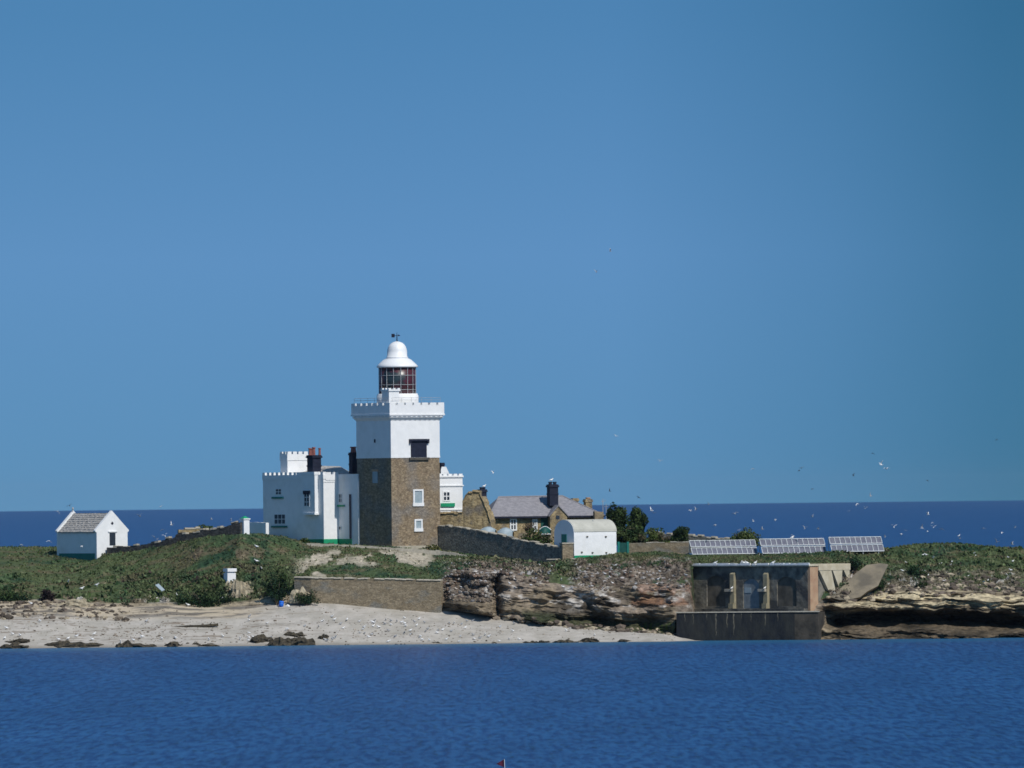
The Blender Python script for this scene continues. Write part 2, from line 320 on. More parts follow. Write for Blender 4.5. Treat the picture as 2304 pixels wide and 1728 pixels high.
def col_knots(px):
    v = [np.interp(px, PA[:, 0], PA[:, k]) for k in range(1, 9)]
    Yw = -35.2 + 0.5*math.sin(px*0.011) + 0.35*math.sin(px*0.037+1) + max(0, min(1, (px-1500)/95))*3.6
    W = at(px, py_for(px, Yw, 0.0), Yw); pw = py_for(px, Yw, 0.0)
    U = (W[0], -52, -1.6)
    if px > 1596:
        W = at(px, py_for(px, -37, -0.9), -37); pw = 1450
    B = at(px, v[0], v[1]); T = at(px, v[2], v[3]); S = at(px, v[4], v[5]); C = at(px, v[6], v[7])
    P = at(px, v[6]-1.0, 28.0); Q = (P[0]*1.05, 75.0, 1.5); Z = (P[0]*1.06, 90.0, -1.5)
    return [(U, pw+8), (W, pw), (B, v[0]), (T, v[2]), (S, v[4]), (C, v[6]), (P, v[6]-1), (Q, v[6]-1), (Z, v[6]-1)]
SEG = [4, 64, 100, 56, 66, 36, 10, 4]
pxs = np.arange(-420, 2721, 2.8)
kn = [col_knots(p) for p in pxs]
kp = np.array([[k[0] for k in c] for c in kn]); ky = np.array([[k[1] for k in c] for c in kn])
rows = []; rpy = []; rid = []; rt = []
for s_, n_ in enumerate(SEG):
    for i in range(n_ + (1 if s_ == len(SEG)-1 else 0)):
        t = i/n_
        if s_ == 1: tt = t
        else: tt = t
        rows.append(kp[:, s_]*(1-tt) + kp[:, s_+1]*tt); rpy.append(ky[:, s_]*(1-tt)+ky[:, s_+1]*tt); rid.append(s_); rt.append(t)
G = np.stack(rows); GP = np.stack(rpy); rid = np.array(rid); rt = np.array(rt)      # (rows, cols, 3)
PX = np.broadcast_to(pxs, GP.shape).copy()
SI = np.broadcast_to(rid[:, None], GP.shape); TT = np.broadcast_to(rt[:, None], GP.shape)
X, Y, Z = G[..., 0].copy(), G[..., 1].copy(), G[..., 2].copy()
# relief
gm = np.clip((SI >= 3)*1.0 + (SI == 2)*sst(TT, 0.85, 1.0), 0, 1) * (SI < 6)
hum = (fbm(X*0.22, Y*0.22, 3, 4)-0.6)*0.5 + (fbm(X*1.1, Y*1.1, 9, 3)-0.5)*0.16 + (fbm(X*0.45, Z*1.1, 10, 3)-0.5)*0.5*(SI == 3)
fade_build = 1 - 0.75*sst(Y, -4, 0)
Z += gm*hum*fade_build*np.where((SI <= 3) & (PX > 1550) & (PX < 1880), 0.0, 1)
sandm = (SI == 1)*np.sin(np.pi*np.clip(TT, 0, 1))**0.5
Z += sandm*((fbm(X*0.12, Y*0.5, 5, 3)-0.5)*0.35 + (fbm(X*0.8, Y*1.2, 6, 2)-0.5)*0.10)
# foreshore ledges on the left and the cliff itself
cm = (SI == 2)*np.clip(np.minimum(TT/0.05, (1-TT)/0.06), 0, 1)
cliffy = sst(PX, 985, 1020)
zz = Z + X*0.02
dip = np.where(PX < 1560, Z*1.0 + (X-2)*0.10, Z + 0.05*(X-40))
strata = fbm(X*0.10, dip*1.5, 21, 4)-0.5
block = fbm(X*0.35, Z*0.5, 31, 4)-0.5
st2 = np.abs(((dip*0.85 + 1.4*fbm(X*0.13, Z*0.1, 44, 3)) % 1.0)-0.5)*2
midk = sst(PX, 1000, 1020)*(1-sst(PX, 1840, 1860)); big = fbm(X*0.16, Z*0.22, 35, 3)-0.5
dY = cliffy*(strata*(5.5-3.0*midk) + block*4.5 + big*5*midk + (st2-0.5)*(1.1-0.7*midk))
# the undercut along the foot of the right-hand cliff
rc = sst(PX, 1850, 1890)
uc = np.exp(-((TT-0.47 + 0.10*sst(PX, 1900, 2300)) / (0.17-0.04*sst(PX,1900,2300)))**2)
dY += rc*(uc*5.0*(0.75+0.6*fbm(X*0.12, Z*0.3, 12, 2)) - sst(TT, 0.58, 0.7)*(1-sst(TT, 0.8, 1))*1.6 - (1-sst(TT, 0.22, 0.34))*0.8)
# gullies and overhangs in the middle cliff
def gauss(x, c, s): return np.exp(-((x-c)/s)**2)
mid = (PX > 985)*(PX < 1560)
dY += mid*(gauss(PX, 1121, 10)*3.2*(1-sst(TT, .75, .95)) + gauss(PX, 1352, 34)*sst(0.42-TT, 0, .2)*2.8 + gauss(PX, 1440, 60)*sst(0.40-TT, 0, .2)*2.2)
dY -= mid*(gauss(PX, 1075, 26)*1.4 + gauss(PX, 1200, 50)*1.2*(1-sst(TT, .5, .8)))
batt = np.maximum(sst(PX, 1552, 1566), .8*sst(PX, 1508, 1524))*(1-sst(PX, 1822, 1850)); dY *= 1-batt
dY += (1-cliffy)*(fbm(X*0.8, Z*0.9, 8, 3)-0.5)*1.0
Y += cm*dY
X += (1-batt)*cm*cliffy*(fbm(X*0.5, Z*1.2, 61, 3)-0.5)*1.2
Z += (1-batt)*cm*cliffy*(fbm(X*0.7, Y*0.7, 67, 3)-0.5)*0.5
Z += (SI == 3)*cliffy*(PX < 1560)*np.sin(np.pi*TT)*(fbm(X*0.5, Y*0.5, 71, 4)-0.5)*1.5

# surface colours
n1 = fbm(X*0.16, Y*0.20, 101, 4); n2 = fbm(X*0.7, Y*0.55, 103, 4); n3 = fbm(X*2.3, Y*1.6, 107, 3); n4 = fbm(X*0.35, Y*0.9+Z*0.8, 109, 4)
c = lambda *a: np.array(a)
grass = lerp(c(.026,.052,.032), c(.060,.085,.042), sst(n2, .36, .62))
grass = lerp(grass, c(.085,.095,.046), sst(n1, .42, .60)*0.75)
grass = lerp(grass, c(.125,.088,.060), sst(n4, .56, .66)*0.55)
grass = lerp(grass, c(.24,.19,.14), sst(n3, .70, .80)*0.6*sst(n4, .45, .6))
py_, px_ = GP, PX
def zone(x0, x1, y0, y1, fx=25, fy=8): return sst(px_, x0-fx, x0+fx)*(1-sst(px_, x1-fx, x1+fx))*sst(py_, y0-fy, y0+fy)*(1-sst(py_, y1-fy, y1+fy))
grass = lerp(grass*c(.90,1.0,.92), c(.15,.11,.08), zone(430,640,1236,1262)*sst(n2, .44, .58)*.7)
soilm = np.clip(zone(672,780,1238,1298)*sst(fbm(X*0.55,Z*1.1,140,4), .40,.52) + zone(790,975,1240,1272)*sst(fbm(X*0.5,Z*1.0,141,4), .46,.56), 0, 1)
grass = lerp(grass, c(.36,.32,.25), soilm)
scree = lerp(c(.075,.06,.045), c(.20,.165,.13), sst(n3, .3, .65)); scree = lerp(scree, c(.42,.39,.37), sst(fbm(X*2.6,Z*3.4,150,2), .68, .76))
scr = np.clip(zone(1010,1230,1262,1330)*.9 + zone(1290,1558,1258,1330) + zone(1900,2300,1284,1335,30,6)*.7 + zone(1866,1926,1280,1345,6,6)*1.5, 0, 1)*sst(n2, .36, .50)
grass = lerp(grass, scree, scr)
grass = lerp(grass, c(.36,.31,.22), zone(512,566,1308,1345,5,4)*sst(n2,.3,.4))
sand = lerp(c(.36,.335,.29), c(.425,.395,.35), sst(n2, .3, .7))
wr = fbm(X*0.35, Y*2.2+TT*9, 160, 4); leftm = 1-sst(px_, 560, 760)
sand = lerp(sand, c(.20,.165,.13), sst(wr, .60, .67)*(0.25+0.6*leftm)*sst(TT, .10, .2))
led = (1-sst(px_, 520, 640))*sst(TT, 0.62, 0.78)
sand = lerp(sand, lerp(c(.13,.115,.095), c(.44,.37,.27), sst(fbm(X*0.3, Y*1.5, 170, 4), .38, .56)), led*.9)
sand = lerp(sand, c(.26,.235,.20), 1-sst(TT, 0.0, 0.10))
rock = lerp(c(.065,.055,.042), c(.185,.15,.105), sst(fbm(X*0.25, dip*(1.1-.6*midk), 201, 4), .33, .62))
rock = lerp(rock, c(.29,.24,.165), sst(fbm(X*0.4, dip*(2.0-1.0*midk), 203, 4), .52, .66)*(.8-.4*midk))
rock = lerp(rock, c(.25,.205,.165), midk*sst(fbm(X*0.3, Z*0.6, 206, 4), .40, .60)*.65*sst(TT, .2, .5))
guano = sst(fbm(X*1.0, Z*1.6, 205, 5), .54, .66)*(PX < 1560)*sst(TT, .3, .6)
rock = lerp(rock, c(.47,.45,.42), guano*.8)
orange = zone(1425,1570,1314,1362,10,5)*sst(fbm(X*0.6,Z*0.8,207,3), .36, .52)
rock = lerp(rock, c(.215,.115,.068), orange*.7)
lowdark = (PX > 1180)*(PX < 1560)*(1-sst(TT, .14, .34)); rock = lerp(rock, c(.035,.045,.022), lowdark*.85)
rock = lerp(rock, c(.07,.11,.02), zone(1440,1525,1402,1420,12,4)*sst(n3,.45,.6)*.8)
tan = rc*sst(TT, .60, .68); rock = lerp(rock, lerp(c(.16,.13,.09), c(.48,.41,.27), sst(fbm(X*0.13, dip*3.2, 211, 4), .34, .58)), tan)
rock = lerp(rock, lerp(c(.028,.024,.018), c(.12,.095,.065), sst(fbm(X*0.25, dip*1.2, 213, 4), .42, .66)), rc*(1-sst(TT, .56, .64)))  # lower right-hand rock set darker than the ledges above
rock = lerp(rock, grass*1.0, (1-cliffy)*sst(TT, .3, .8)*sst(n2,.35,.5)); rock = lerp(rock, c(.34,.29,.21), (1-cliffy)*(1-sst(TT,.2,.7))*.7)
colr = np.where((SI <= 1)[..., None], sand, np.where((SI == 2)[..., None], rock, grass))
V = np.stack([X, Y, Z], -1)
def grid_obj(name, r0, r1, m):
    v = V[r0:r1+1]; nr, nc = v.shape[:2]; cc = colr[r0:r1+1]
    if r0 > 0: cc = cc.copy(); cc[0] = cc[1]
    cc = cc.reshape(-1, 3)
    idx = np.arange(nr*nc).reshape(nr, nc)
    f = np.stack([idx[:-1,:-1], idx[:-1,1:], idx[1:,1:], idx[1:,:-1]], -1).reshape(-1, 4)
    me = bpy.data.meshes.new(name); me.vertices.add(nr*nc); me.vertices.foreach_set('co', v.reshape(-1))
    me.loops.add(f.size); me.loops.foreach_set('vertex_index', f.reshape(-1)); me.polygons.add(len(f))
    me.polygons.foreach_set('loop_start', np.arange(0, f.size, 4)); me.polygons.foreach_set('loop_total', np.full(len(f), 4))
    me.update(calc_edges=True)
    a = me.attributes.new('Col', 'FLOAT_COLOR', 'POINT'); a.data.foreach_set('color', np.c_[cc, np.ones(len(cc))].reshape(-1))
    me.polygons.foreach_set('use_smooth', np.full(len(f), name == 'beach'))
    me.materials.append(m); o = bpy.data.objects.new(name, me); COL.objects.link(o); return tag(o, kind='structure')
r1 = SEG[0]+SEG[1]; r2 = r1+SEG[2]
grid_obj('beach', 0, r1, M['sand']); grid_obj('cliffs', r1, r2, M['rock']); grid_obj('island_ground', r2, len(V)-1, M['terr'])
def gi(px, py):
    """the ground point seen at (px, py)"""
    j = int(round((px+420)/2.8)); col = GP[:, j]; r = SEG[0]
    while r < len(col)-1 and col[r] > py: r += 1
    return Vector(V[r, j]), colr[r, j]
def gz(x, y):
    """ground height under a world point"""
    px = 1152 + x/(0.05)*1000/(y+1000); j = max(0, min(len(pxs)-1, int(round((px+420)/2.8))))
    r = int(np.argmin(np.abs(V[r1:, j, 1]-y)))+r1; return float(V[r, j, 2])

# ground cover: rough grass and scrub, one mass nobody could count
def blades(name, n, zones, size, cols, seed, squash=1.0, sink=0.2):
    rg = np.random.RandomState(seed); vs = []; fs = []; cs = []
    tot = 0
    while tot < n:
        zi = zones[rg.randint(len(zones))]
        px = rg.uniform(zi[0], zi[1]); r = rg.randint(zi[2], zi[3]); j = int((px+420)/2.8)
        p = V[r, j]; cl = colr[r, j]
        if SI[r, j] >= 3 and soilm[r, j] > .5 and rg.rand() < .85: tot += 1; continue
        s = size*rg.uniform(.5, 1.5)
        for k in range(4):
            a = rg.uniform(0, 6.28); h = s*rg.uniform(.5, 1.3)*squash; ww = s*.55
            bx, by = p[0]+rg.normal()*s*.4, p[1]+rg.normal()*s*.4
            lx, ly = rg.normal()*s*.35, rg.normal()*s*.35
            i = len(vs)
            vs += [(bx-ww*math.cos(a), by-ww*math.sin(a), p[2]-s*sink), (bx+ww*math.cos(a), by+ww*math.sin(a), p[2]-s*sink), (bx+lx+ww*.3*math.cos(a), by+ly, p[2]+h), (bx+lx-ww*.4*math.cos(a), by+ly, p[2]+h*.9)]
            fs.append((i, i+1, i+2, i+3)); u = rg.rand()
            cc = np.array(cols[rg.randint(len(cols))]) if rg.rand() < .14 else cl*rg.uniform(.85, 1.5)
            cs.append(tuple(cc*rg.uniform(.9, 1.35)))
        tot += 1
    me = bpy.data.meshes.new(name); me.from_pydata(vs, [], fs)
    a = me.attributes.new('Col', 'FLOAT_COLOR', 'FACE'); a.data.foreach_set('color', [x for c_ in cs for x in (*map(float, c_), 1)])
    me.materials.append(M['leaf']); o = bpy.data.objects.new(name, me); COL.objects.link(o); return o
r3 = r2+SEG[3]; r4 = r3+SEG[4]
GC = [(.022,.045,.014),(.04,.065,.018),(.075,.085,.03),(.11,.10,.05),(.10,.07,.045),(.17,.14,.09)]
tag(blades('grass_cover', 30000, [(-40,1010,r2,r4+8),(1000,1560,r3-10,r4+8),(1560,1900,r3+4,r4+10),(1850,2340,r2+8,r4+8),(300,700,r2-30,r3)], .17, GC, 5, .75), kind='stuff')
tag(blades('low_scrub', 2600, [(-40,660,r2-20,r3),(240,660,r2-25,r3-10),(1000,1300,r2+20,r4),(1850,2340,r3-20,r4)], .38, [(.016,.038,.014),(.022,.05,.02),(.035,.06,.018),(.05,.035,.03)], 6, .6), kind='stuff')

ICO = None
def rockverts(rg, s, sq=(1, 1, .6)):
    bm = bmesh.new(); bmesh.ops.create_icosphere(bm, subdivisions=1, radius=1)
    vs = [tuple(np.array(v.co)*s*np.array(sq)*(1+rg.uniform(-.28, .28))) for v in bm.verts]; fs = [tuple(v.index for v in f.verts) for f in bm.faces]; bm.free(); return vs, fs
rg = np.random.RandomState(3); templates = [rockverts(rg, 1, (1.2, 1, .7)) for _ in range(10)]
def rubble(name, n, spots, s0, s1, cols, seed):
    rg = np.random.RandomState(seed); m = MB()
    for _ in range(n):
        x0, x1, a, b = spots[rg.randint(len(spots))]; px = rg.uniform(x0, x1); r = rg.randint(a, b); j = int((px+420)/2.8); p = V[r, j]
        vs, fs = templates[rg.randint(10)]; s = rg.uniform(s0, s1)*(1 if rg.rand() < .8 else 1.8)
        c_ = cols[rg.randint(len(cols))]; k = rg.uniform(.75, 1.2); ang = rg.uniform(0, 6.28); ca, sa = math.cos(ang), math.sin(ang)
        m.add([(p[0]+(v[0]*ca-v[1]*sa)*s, p[1]+(v[0]*sa+v[1]*ca)*s, p[2]+v[2]*s) for v in vs], fs, tuple(q*k for q in c_))
    return m.build(name, M['pebble'])
RC = [(.20,.165,.125),(.13,.105,.085),(.085,.07,.055),(.17,.12,.09),(.15,.125,.10),(.11,.085,.07),(.30,.28,.26)]
tag(rubble('scree_rubble', 3000, [(1005,1235,r2-14,r3+14),(1290,1556,r2-10,r3+20),(995,1130,r1+30,r2)], .06, .17, RC, 11), kind='stuff')
tag(rubble('cliff_foot_rubble', 900, [(1100,1560,r1-5,r1+8),(1860,2330,r2-12,r2+18),(2060,2330,r2,r3),(-40,300,r1-22,r1+10)], .10, .34, RC[:3]+[(.38,.32,.23)], 12), kind='stuff')
tag(rubble('tide_wrack', 1500, [(-40,2304*.66,SEG[0]+6,r1-2),(250,1150,SEG[0]+4,SEG[0]+40),(-40,420,SEG[0]+8,r1-3)], .03, .10, [(.11,.09,.07),(.16,.13,.10),(.24,.20,.16),(.32,.28,.23)], 13), kind='stuff')

# ------------------------------------------------------------------ parapets, windows, chimneys
def crenel(m, fr, face, val, r0, r1_, z, h, wd, gap, th, inner=0.0):
    """merlons along a wall head, their outer face `inner` behind the wall face"""
    L = r1_-r0; n = max(1, int(round((L+gap)/(wd+gap)))); step = (L+gap)/n
    for i in range(n): fr.slab(m, face, val, r0+i*step, r0+i*step+step-gap, z-0.002, z+h, -inner-th, -inner)
def window(fr, face, val, rect, parent, glass='glass', frame='white', sill=None, mull=1, trans=1, sillrect=None, proud=0.05, fw=0.09):
    r0, r1_, z0, z1 = fr.rect(face, val, *rect)
    m = MB()
    for a, b, c_, d in ((r0, r0+fw, z0, z1), (r1_-fw, r1_, z0, z1), (r0+fw, r1_-fw, z0, z0+fw), (r0+fw, r1_-fw, z1-fw, z1)): fr.slab(m, face, val, a, b, c_, d, -0.1, proud)
    for i in range(mull):
        q = r0+(r1_-r0)*(i+1)/(mull+1); fr.slab(m, face, val, q-fw*.4, q+fw*.4, z0+fw, z1-fw, -0.1, proud*.8)
    for i in range(trans):
        q = z0+(z1-z0)*(i+1)/(trans+1); fr.slab(m, face, val, r0+fw, r1_-fw, q-fw*.35, q+fw*.35, -0.1, proud*.6)
    w_ = m.build('window', M[frame], parent)
    g = MB(); fr.slab(g, face, val, r0+.01, r1_-.01, z0+.01, z1-.01, -0.15, 0.012); g.build('pane', M[glass], w_)
    if sill:
        s0, s1, q0, q1 = fr.rect(face, val, *sillrect); g = MB(); fr.slab(g, face, val, s0, s1, q0, q1, -0.1, 0.16); g.build('sill', M[sill], w_)
    return w_
def chimney(px0, px1, py0, py1, Yc, parent, pots, potm='pot', deg=36, name='chimney', m='black', nest=False):
    pc = at((px0+px1)/2, py1, Yc); wd = (px1-px0)*.05*(1000+Yc)/1000
    s = wd/(math.cos(R(deg))+math.sin(R(deg)))
    fr = Fr((pc[0], pc[1]), deg); z1 = at((px0+px1)/2, py0, Yc)[2]; z0 = pc[2]-.6; k = s/2*.88
    b = MB(); fr.box(b, -k, k, -k, k, z0, z1-.30); fr.box(b, -k*1.2, k*1.2, -k*1.2, k*1.2, z1-.32, z1-.12); fr.box(b, -k*1.08, k*1.08, -k*1.08, k*1.08, z1-.14, z1)
    fr.box(b, -k*1.1, k*1.1, -k*1.1, k*1.1, z0+(z1-z0)*.52, z0+(z1-z0)*.58)
    o = b.build(name, M[m], parent)
    for (pp, yt, r) in pots:
        q = at(pp, yt, Yc); t = MB(); t.lathe((q[0], q[1]), [(r*1.1, z1-.02), (r, z1+.1), (r*.85, q[2]-.15), (r*1.2, q[2]-.12), (r*1.15, q[2])], 12); t.build('pot', M[potm], o)
    return o

# ------------------------------------------------------------------ lighthouse
tb = at(882, 1231, 0); T = Fr((tb[0], tb[1]), 36); S_ = 6.7
def zc(py, px=882, Y=0): return at(px, py, Y)[2]
lh = thing('lighthouse', (tb[0], tb[1], tb[2]), 'tall square lighthouse tower, brown stone below and white above, with a glazed domed lantern', 'lighthouse')
z0, zm, zk, zp, zt = tb[2]-1.5, zc(1028), zc(946), zc(933), zc(906)
m = MB(); T.box(m, 0, S_, -S_, 0, z0, zm); m.build('stone_shaft', M['stone'], lh)
m = MB(); T.box(m, -.03, S_+.03, -S_-.03, .03, zm, zk); T.box(m, -.05, S_+.05, -S_-.05, .05, zm-.12, zm+.12); m.build('white_shaft', M['white'], lh)
ov = .42
m = MB()
def ring(o_, z): return [T.p(-o_, o_, z), T.p(S_+o_, o_, z), T.p(S_+o_, -S_-o_, z), T.p(-o_, -S_-o_, z)]
lv = [ring(.03, zk), ring(.28, zk+.33), ring(.34, zk+.36), ring(ov-.14, zp+.02), ring(ov-.14, zp+.12)]
vs = [p for r_ in lv for p in r_]; fs = [(i*4+k, i*4+(k+1) % 4, (i+1)*4+(k+1) % 4, (i+1)*4+k) for i in range(len(lv)-1) for k in range(4)]+[(0,1,2,3), (16,17,18,19)]
m.add(vs, fs)
for i in range(11):
    q = -.2+i*(S_+.4)/10.5
    T.box(m, q, q+.28, .05, ov-.04, zk+.35, zp+.03); T.box(m, -ov+.04, -.05, -q-.28, -q, zk+.35, zp+.03)
m.build('corbel_table', M['white'], lh)
m = MB(); th = .30
T.box(m, -ov, S_+ov, ov-th, ov, zp, zt-.28); T.box(m, -ov, -ov+th, -S_-ov+th, ov-th, zp, zt-.28)
T.box(m, -ov, S_+ov, -S_-ov, -S_-ov+th, zp, zt-.28); T.box(m, S_+ov-th, S_+ov, -S_-ov+th, ov-th, zp, zt-.28)
T.box(m, -ov-.05, S_+ov+.05, ov-.05, ov+.05, zp-.10, zp+.10); T.box(m, -ov-.05, -ov+.05, -S_-ov-.05, ov-.05, zp-.10, zp+.10)
crenel(m, T, 'R', ov, -ov, S_+ov, zt-.28, .28, .78, .30, th); crenel(m, T, 'L', -ov, -S_-ov, ov-th-.02, zt-.28, .28, .78, .30, th)
crenel(m, T, 'R', -S_-ov+th, -ov+.4, S_+ov-.4, zt-.28, .28, .78, .3, th); crenel(m, T, 'L', S_+ov-th, -S_-ov+.4, ov-.4, zt-.28, .28, .78, .3, th)
m.build('parapet', M['white'], lh)
m = MB(); T.box(m, -ov+th, S_+ov-th, -S_-ov+th, ov-th, zp-.02, zp+.3); m.build('roof_deck', M['felt'], lh)
# small turret on the parapet corner
m = MB(); cx, cy = .55, -.75; T.box(m, cx-.7, cx+.7, cy-.7, cy+.7, zt-.7, zc(879)); T.box(m, cx-.8, cx+.8, cy-.8, cy+.8, zc(880), zc(876))
for a in (-.75, -.15, .45):
    T.box(m, cx+a, cx+a+.3, cy+.55, cy+.79, zc(876)-.01, zc(873)); T.box(m, cx-.79, cx-.55, cy+a-.02, cy+a+.28, zc(876)-.01, zc(873))
m.build('corner_turret', M['white'], lh)
cx, cy, _ = T.p(S_/2, -S_/2, 0); cYc = cy
def zl(py): return at(897, py, cYc)[2]
m = MB(); m.lathe((cx, cy), [(2.36, zp), (2.36, zl(890)), (2.28, zl(889)), (2.28, zl(886))], 32); m.build('lantern_base', M['white'], lh, True)
g = MB(); g.lathe((cx, cy), [(2.05, zl(887)), (2.05, zl(824))], 32); lg = g.build('lantern_glazing', M['lglass'], lh, True)
m = MB(); r_ = 2.12; nb = 16
ytop, ybot = zl(825), zl(887)
for k in range(nb):
    a = 2*math.pi*(k+.5)/nb; a2 = 2*math.pi*(k+1.5)/nb
    x, y = cx+r_*math.cos(a), cy+r_*math.sin(a)
    m.tube([(x, y, ybot), (x, y, ytop)], .036, 6)
    for (q0, q1) in ((845, 845), (866, 866), (877, 877)):
        m.tube([(x, y, zl(q0)), (cx+r_*math.cos(a2), cy+r_*math.sin(a2), zl(q1))], .03, 6, caps=False)
m.build('astragals', M['grey'], lg)
m = MB(); m.lathe((cx, cy), [(2.30, zl(827)), (2.34, zl(824)), (2.1, zl(819)), (1.62, zl(810)), (1.22, zl(806)), (1.22, zl(803)), (1.16, zl(803))], 32)
rf = m.build('lantern_roof', M['dome'], lh, True)
m = MB(); zb, ze, ztp = zl(806), zl(788), zl(768); pr = [(1.24, zb), (1.24, zb+.12), (1.14, zb+.14), (1.12, ze)]
for k in range(1, 9):
    a = k/9*math.pi/2; pr.append((1.08*math.cos(a), ze+(ztp-ze)*math.sin(a)))
pr.append((.12, ztp)); m.lathe((cx, cy), pr, 32); dm = m.build('dome', M['dome'], rf, True)
m = MB(); m.tube([(cx, cy, ztp-.05), (cx, cy, zl(755)), (cx, cy, zl(748))], [.07, .04, .02], 8)
m.tube([(cx-.5, cy, zl(755)), (cx+.22, cy, zl(755))], .03, 6); m.box((cx-.62, cy-.02, zl(759)), (cx-.25, cy+.02, zl(751)))
m.add([(cx+.16, cy-.02, zl(757)), (cx+.38, cy-.02, zl(755)), (cx+.16, cy-.02, zl(752)), (cx+.16, cy+.02, zl(757)), (cx+.38, cy+.02, zl(755)), (cx+.16, cy+.02, zl(752))], [(0,1,2),(3,4,5),(0,1,4,3),(1,2,5,4),(2,0,3,5)])
m.build('weather_vane', M['black'], rf)
m = MB()
for q in (0, 1.35, 2.7, 4.05, 5.4, 6.7):
    m.tube([T.p(q, .3, zt-.2), T.p(q, .3, zc(895))], .018, 5); m.tube([T.p(-.3, -q, zt-.2), T.p(-.3, -q, zc(895))], .018, 5)
for zz_ in (zc(895), zc(900)): m.tube([T.p(6.7, .3, zz_), T.p(0, .3, zz_)], .018, 5); m.tube([T.p(-.3, 0, zz_), T.p(-.3, -6.7, zz_)], .018, 5)
m.build('gallery_railing', M['grey'], lh)
# big dark window with hood and sill
r0, r1_, q0, q1 = T.rect('R', .03, 924, 960, 992, 1029)
m = MB(); T.slab(m, 'R', .03, r0, r1_, q0, q1, -.1, .03); bw = m.build('window', M['black'], lh); bw['label'] = 'large black recessed window'
m = MB(); T.slab(m, 'R', .03, r0-.25, r1_+.25, q1-.02, q1+.22, -.05, .22); T.slab(m, 'R', .03, r0-.25, r0-.02, q1-.30, q1, -.05, .2); T.slab(m, 'R', .03, r1_+.02, r1_+.25, q1-.30, q1, -.05, .2); m.build('hood_mould', M['black'], bw)
m = MB(); T.slab(m, 'R', .03, r0-.25, r1_+.25, q0-.28, q0-.02, -.05, .2); m.build('sill', M['dark'], bw)
for rc_ in ((929, 952, 1101, 1138), (932, 950, 1168, 1195)):
    r0, r1_, q0, q1 = T.rect('R', 0, *rc_); f = .2
    m = MB()
    for a, b, c_, d in ((r0, r0+f, q0, q1), (r1_-f, r1_, q0, q1), (r0+f, r1_-f, q1-f*.9, q1)): T.slab(m, 'R', 0, a, b, c_, d, -.1, .10)
    T.slab(m, 'R', 0, r0-.06, r1_+.06, q0-.05, q0+.32, -.1, .12)
    w_ = m.build('window', M['white'], lh)
    m = MB(); T.slab(m, 'R', 0, r0+f, r1_-f, q0+.32, q1-f*.9, -.1, .02); m.build('pane', M['sheet'], w_)
r0, r1_, q0, q1 = T.rect('L', 0, 839, 850, 1061, 1087)
m = MB(); T.slab(m, 'L', 0, r0, r1_, q0, q1, -.1, .06); w_ = m.build('window', M['sheet'], lh)
m = MB(); T.slab(m, 'L', 0, r0-.1, r1_+.1, q1, q1+.25, -.1, .08); m.build('lintel', M['redbrick'], w_)
m = MB(); T.slab(m, 'L', -.03, *T.rect('L', -.03, 842, 845, 988, 996), -.05, .04); m.build('vent', M['black'], lh)
m = MB(); T.box(m, -.15, S_+.15, -S_-.15, .15, z0, tb[2]+.12); m.build('footing', M['capstone'], lh)

# ------------------------------------------------------------------ keeper's house (left of and behind the tower)
hb = at(729, 1221, 7.0); Hf = Fr((hb[0], hb[1]), 36)
kh = thing('keepers_house', (hb[0], hb[1], hb[2]), 'white battlemented two-storey house with green plinth, joined to the left side of the tower', 'house')
def zh(py): return Hf.hit(729, py, 'R', 0)[1]
Lb = Hf.hit(592, 1130, 'L', 0)[0]; zroof = zh(1070); zb0 = hb[2]-2.5
A2 = Hf.hit(761, 1130, 'R', 0)[0]
m = MB(); Hf.box(m, 0, 8.5, Lb, 0, zb0, zroof)
Bt = Hf.hit(806, 1130, 'L', A2)[0]
Hf.box(m, A2, A2+8, -.5, Bt, zb0, zroof+.05)
Hf.box(m, 3.2, 15.5, -.7, 2.0, zb0, zh(1068))          # link behind the tower
m.build('wall', M['white'], kh)
m = MB()
th = .3; zq = zroof+.02
Hf.slab(m, 'L', 0, Lb-.05, .05, zq-.42, zq+.10, -th, .06); Hf.slab(m, 'R', 0, .3, A2+.02, zq-.55, zq+.10, -th, .06)
crenel(m, Hf, 'L', 0, Lb, 0, zq+.10, .30, .52, .40, .45, -.06); crenel(m, Hf, 'R', 0, .35, A2, zq+.10, .26, .62, .34, th, -.06)
Hf.slab(m, 'R', 0, -.04, A2, zh(1085), zh(1082.5), -.05, .05)
Hf.slab(m, 'L', A2, .02, Bt, zq-.42, zq+.12, -th, .04)
m.build('battlement', M['white'], kh)
# oriel bay on the left front
b0 = Hf.hit(674, 1130, 'L', -.9)[0]; b1 = Hf.hit(699, 1130, 'L', -.9)[0]
m = MB(); Hf.box(m, -.5, 0.02, b0, b1+.25, zh(1156), zq+.32); by_ = m.build('oriel_bay', M['white'], kh)
m = MB(); Hf.box(m, -.62, 0, b0-.1, b1+.35, zh(1158), zh(1154)); m.build('bay_corbel', M['white'], by_); m = MB(); Hf.box(m, -.58, .2, b0-.05, b1+.30, zq+.08, zq+.42); m.build('bay_moulding', M['white'], by_)
window(Hf, 'L', -.5, (684, 697, 1108, 1140), kh, mull=1, trans=2)
m = MB(); Hf.slab(m, 'L', -.5, *Hf.rect('L', -.5, 683, 698, 1104, 1112), -.05, .10); m.build('hood', M['black'], kh)
window(Hf, 'L', 0, (620, 634, 1099, 1114), kh, sill='teal', sillrect=(613, 638, 1118, 1122))
window(Hf, 'L', 0, (617, 643, 1156, 1180), kh, sill='teal', sillrect=(612, 647, 1183, 1187), mull=2)
window(Hf, 'L', A2, (762, 770, 1110, 1132), kh, sill='green', sillrect=(761, 776, 1136, 1140))
window(Hf, 'L', A2, (762, 768, 1183, 1193), kh, mull=0, trans=0)
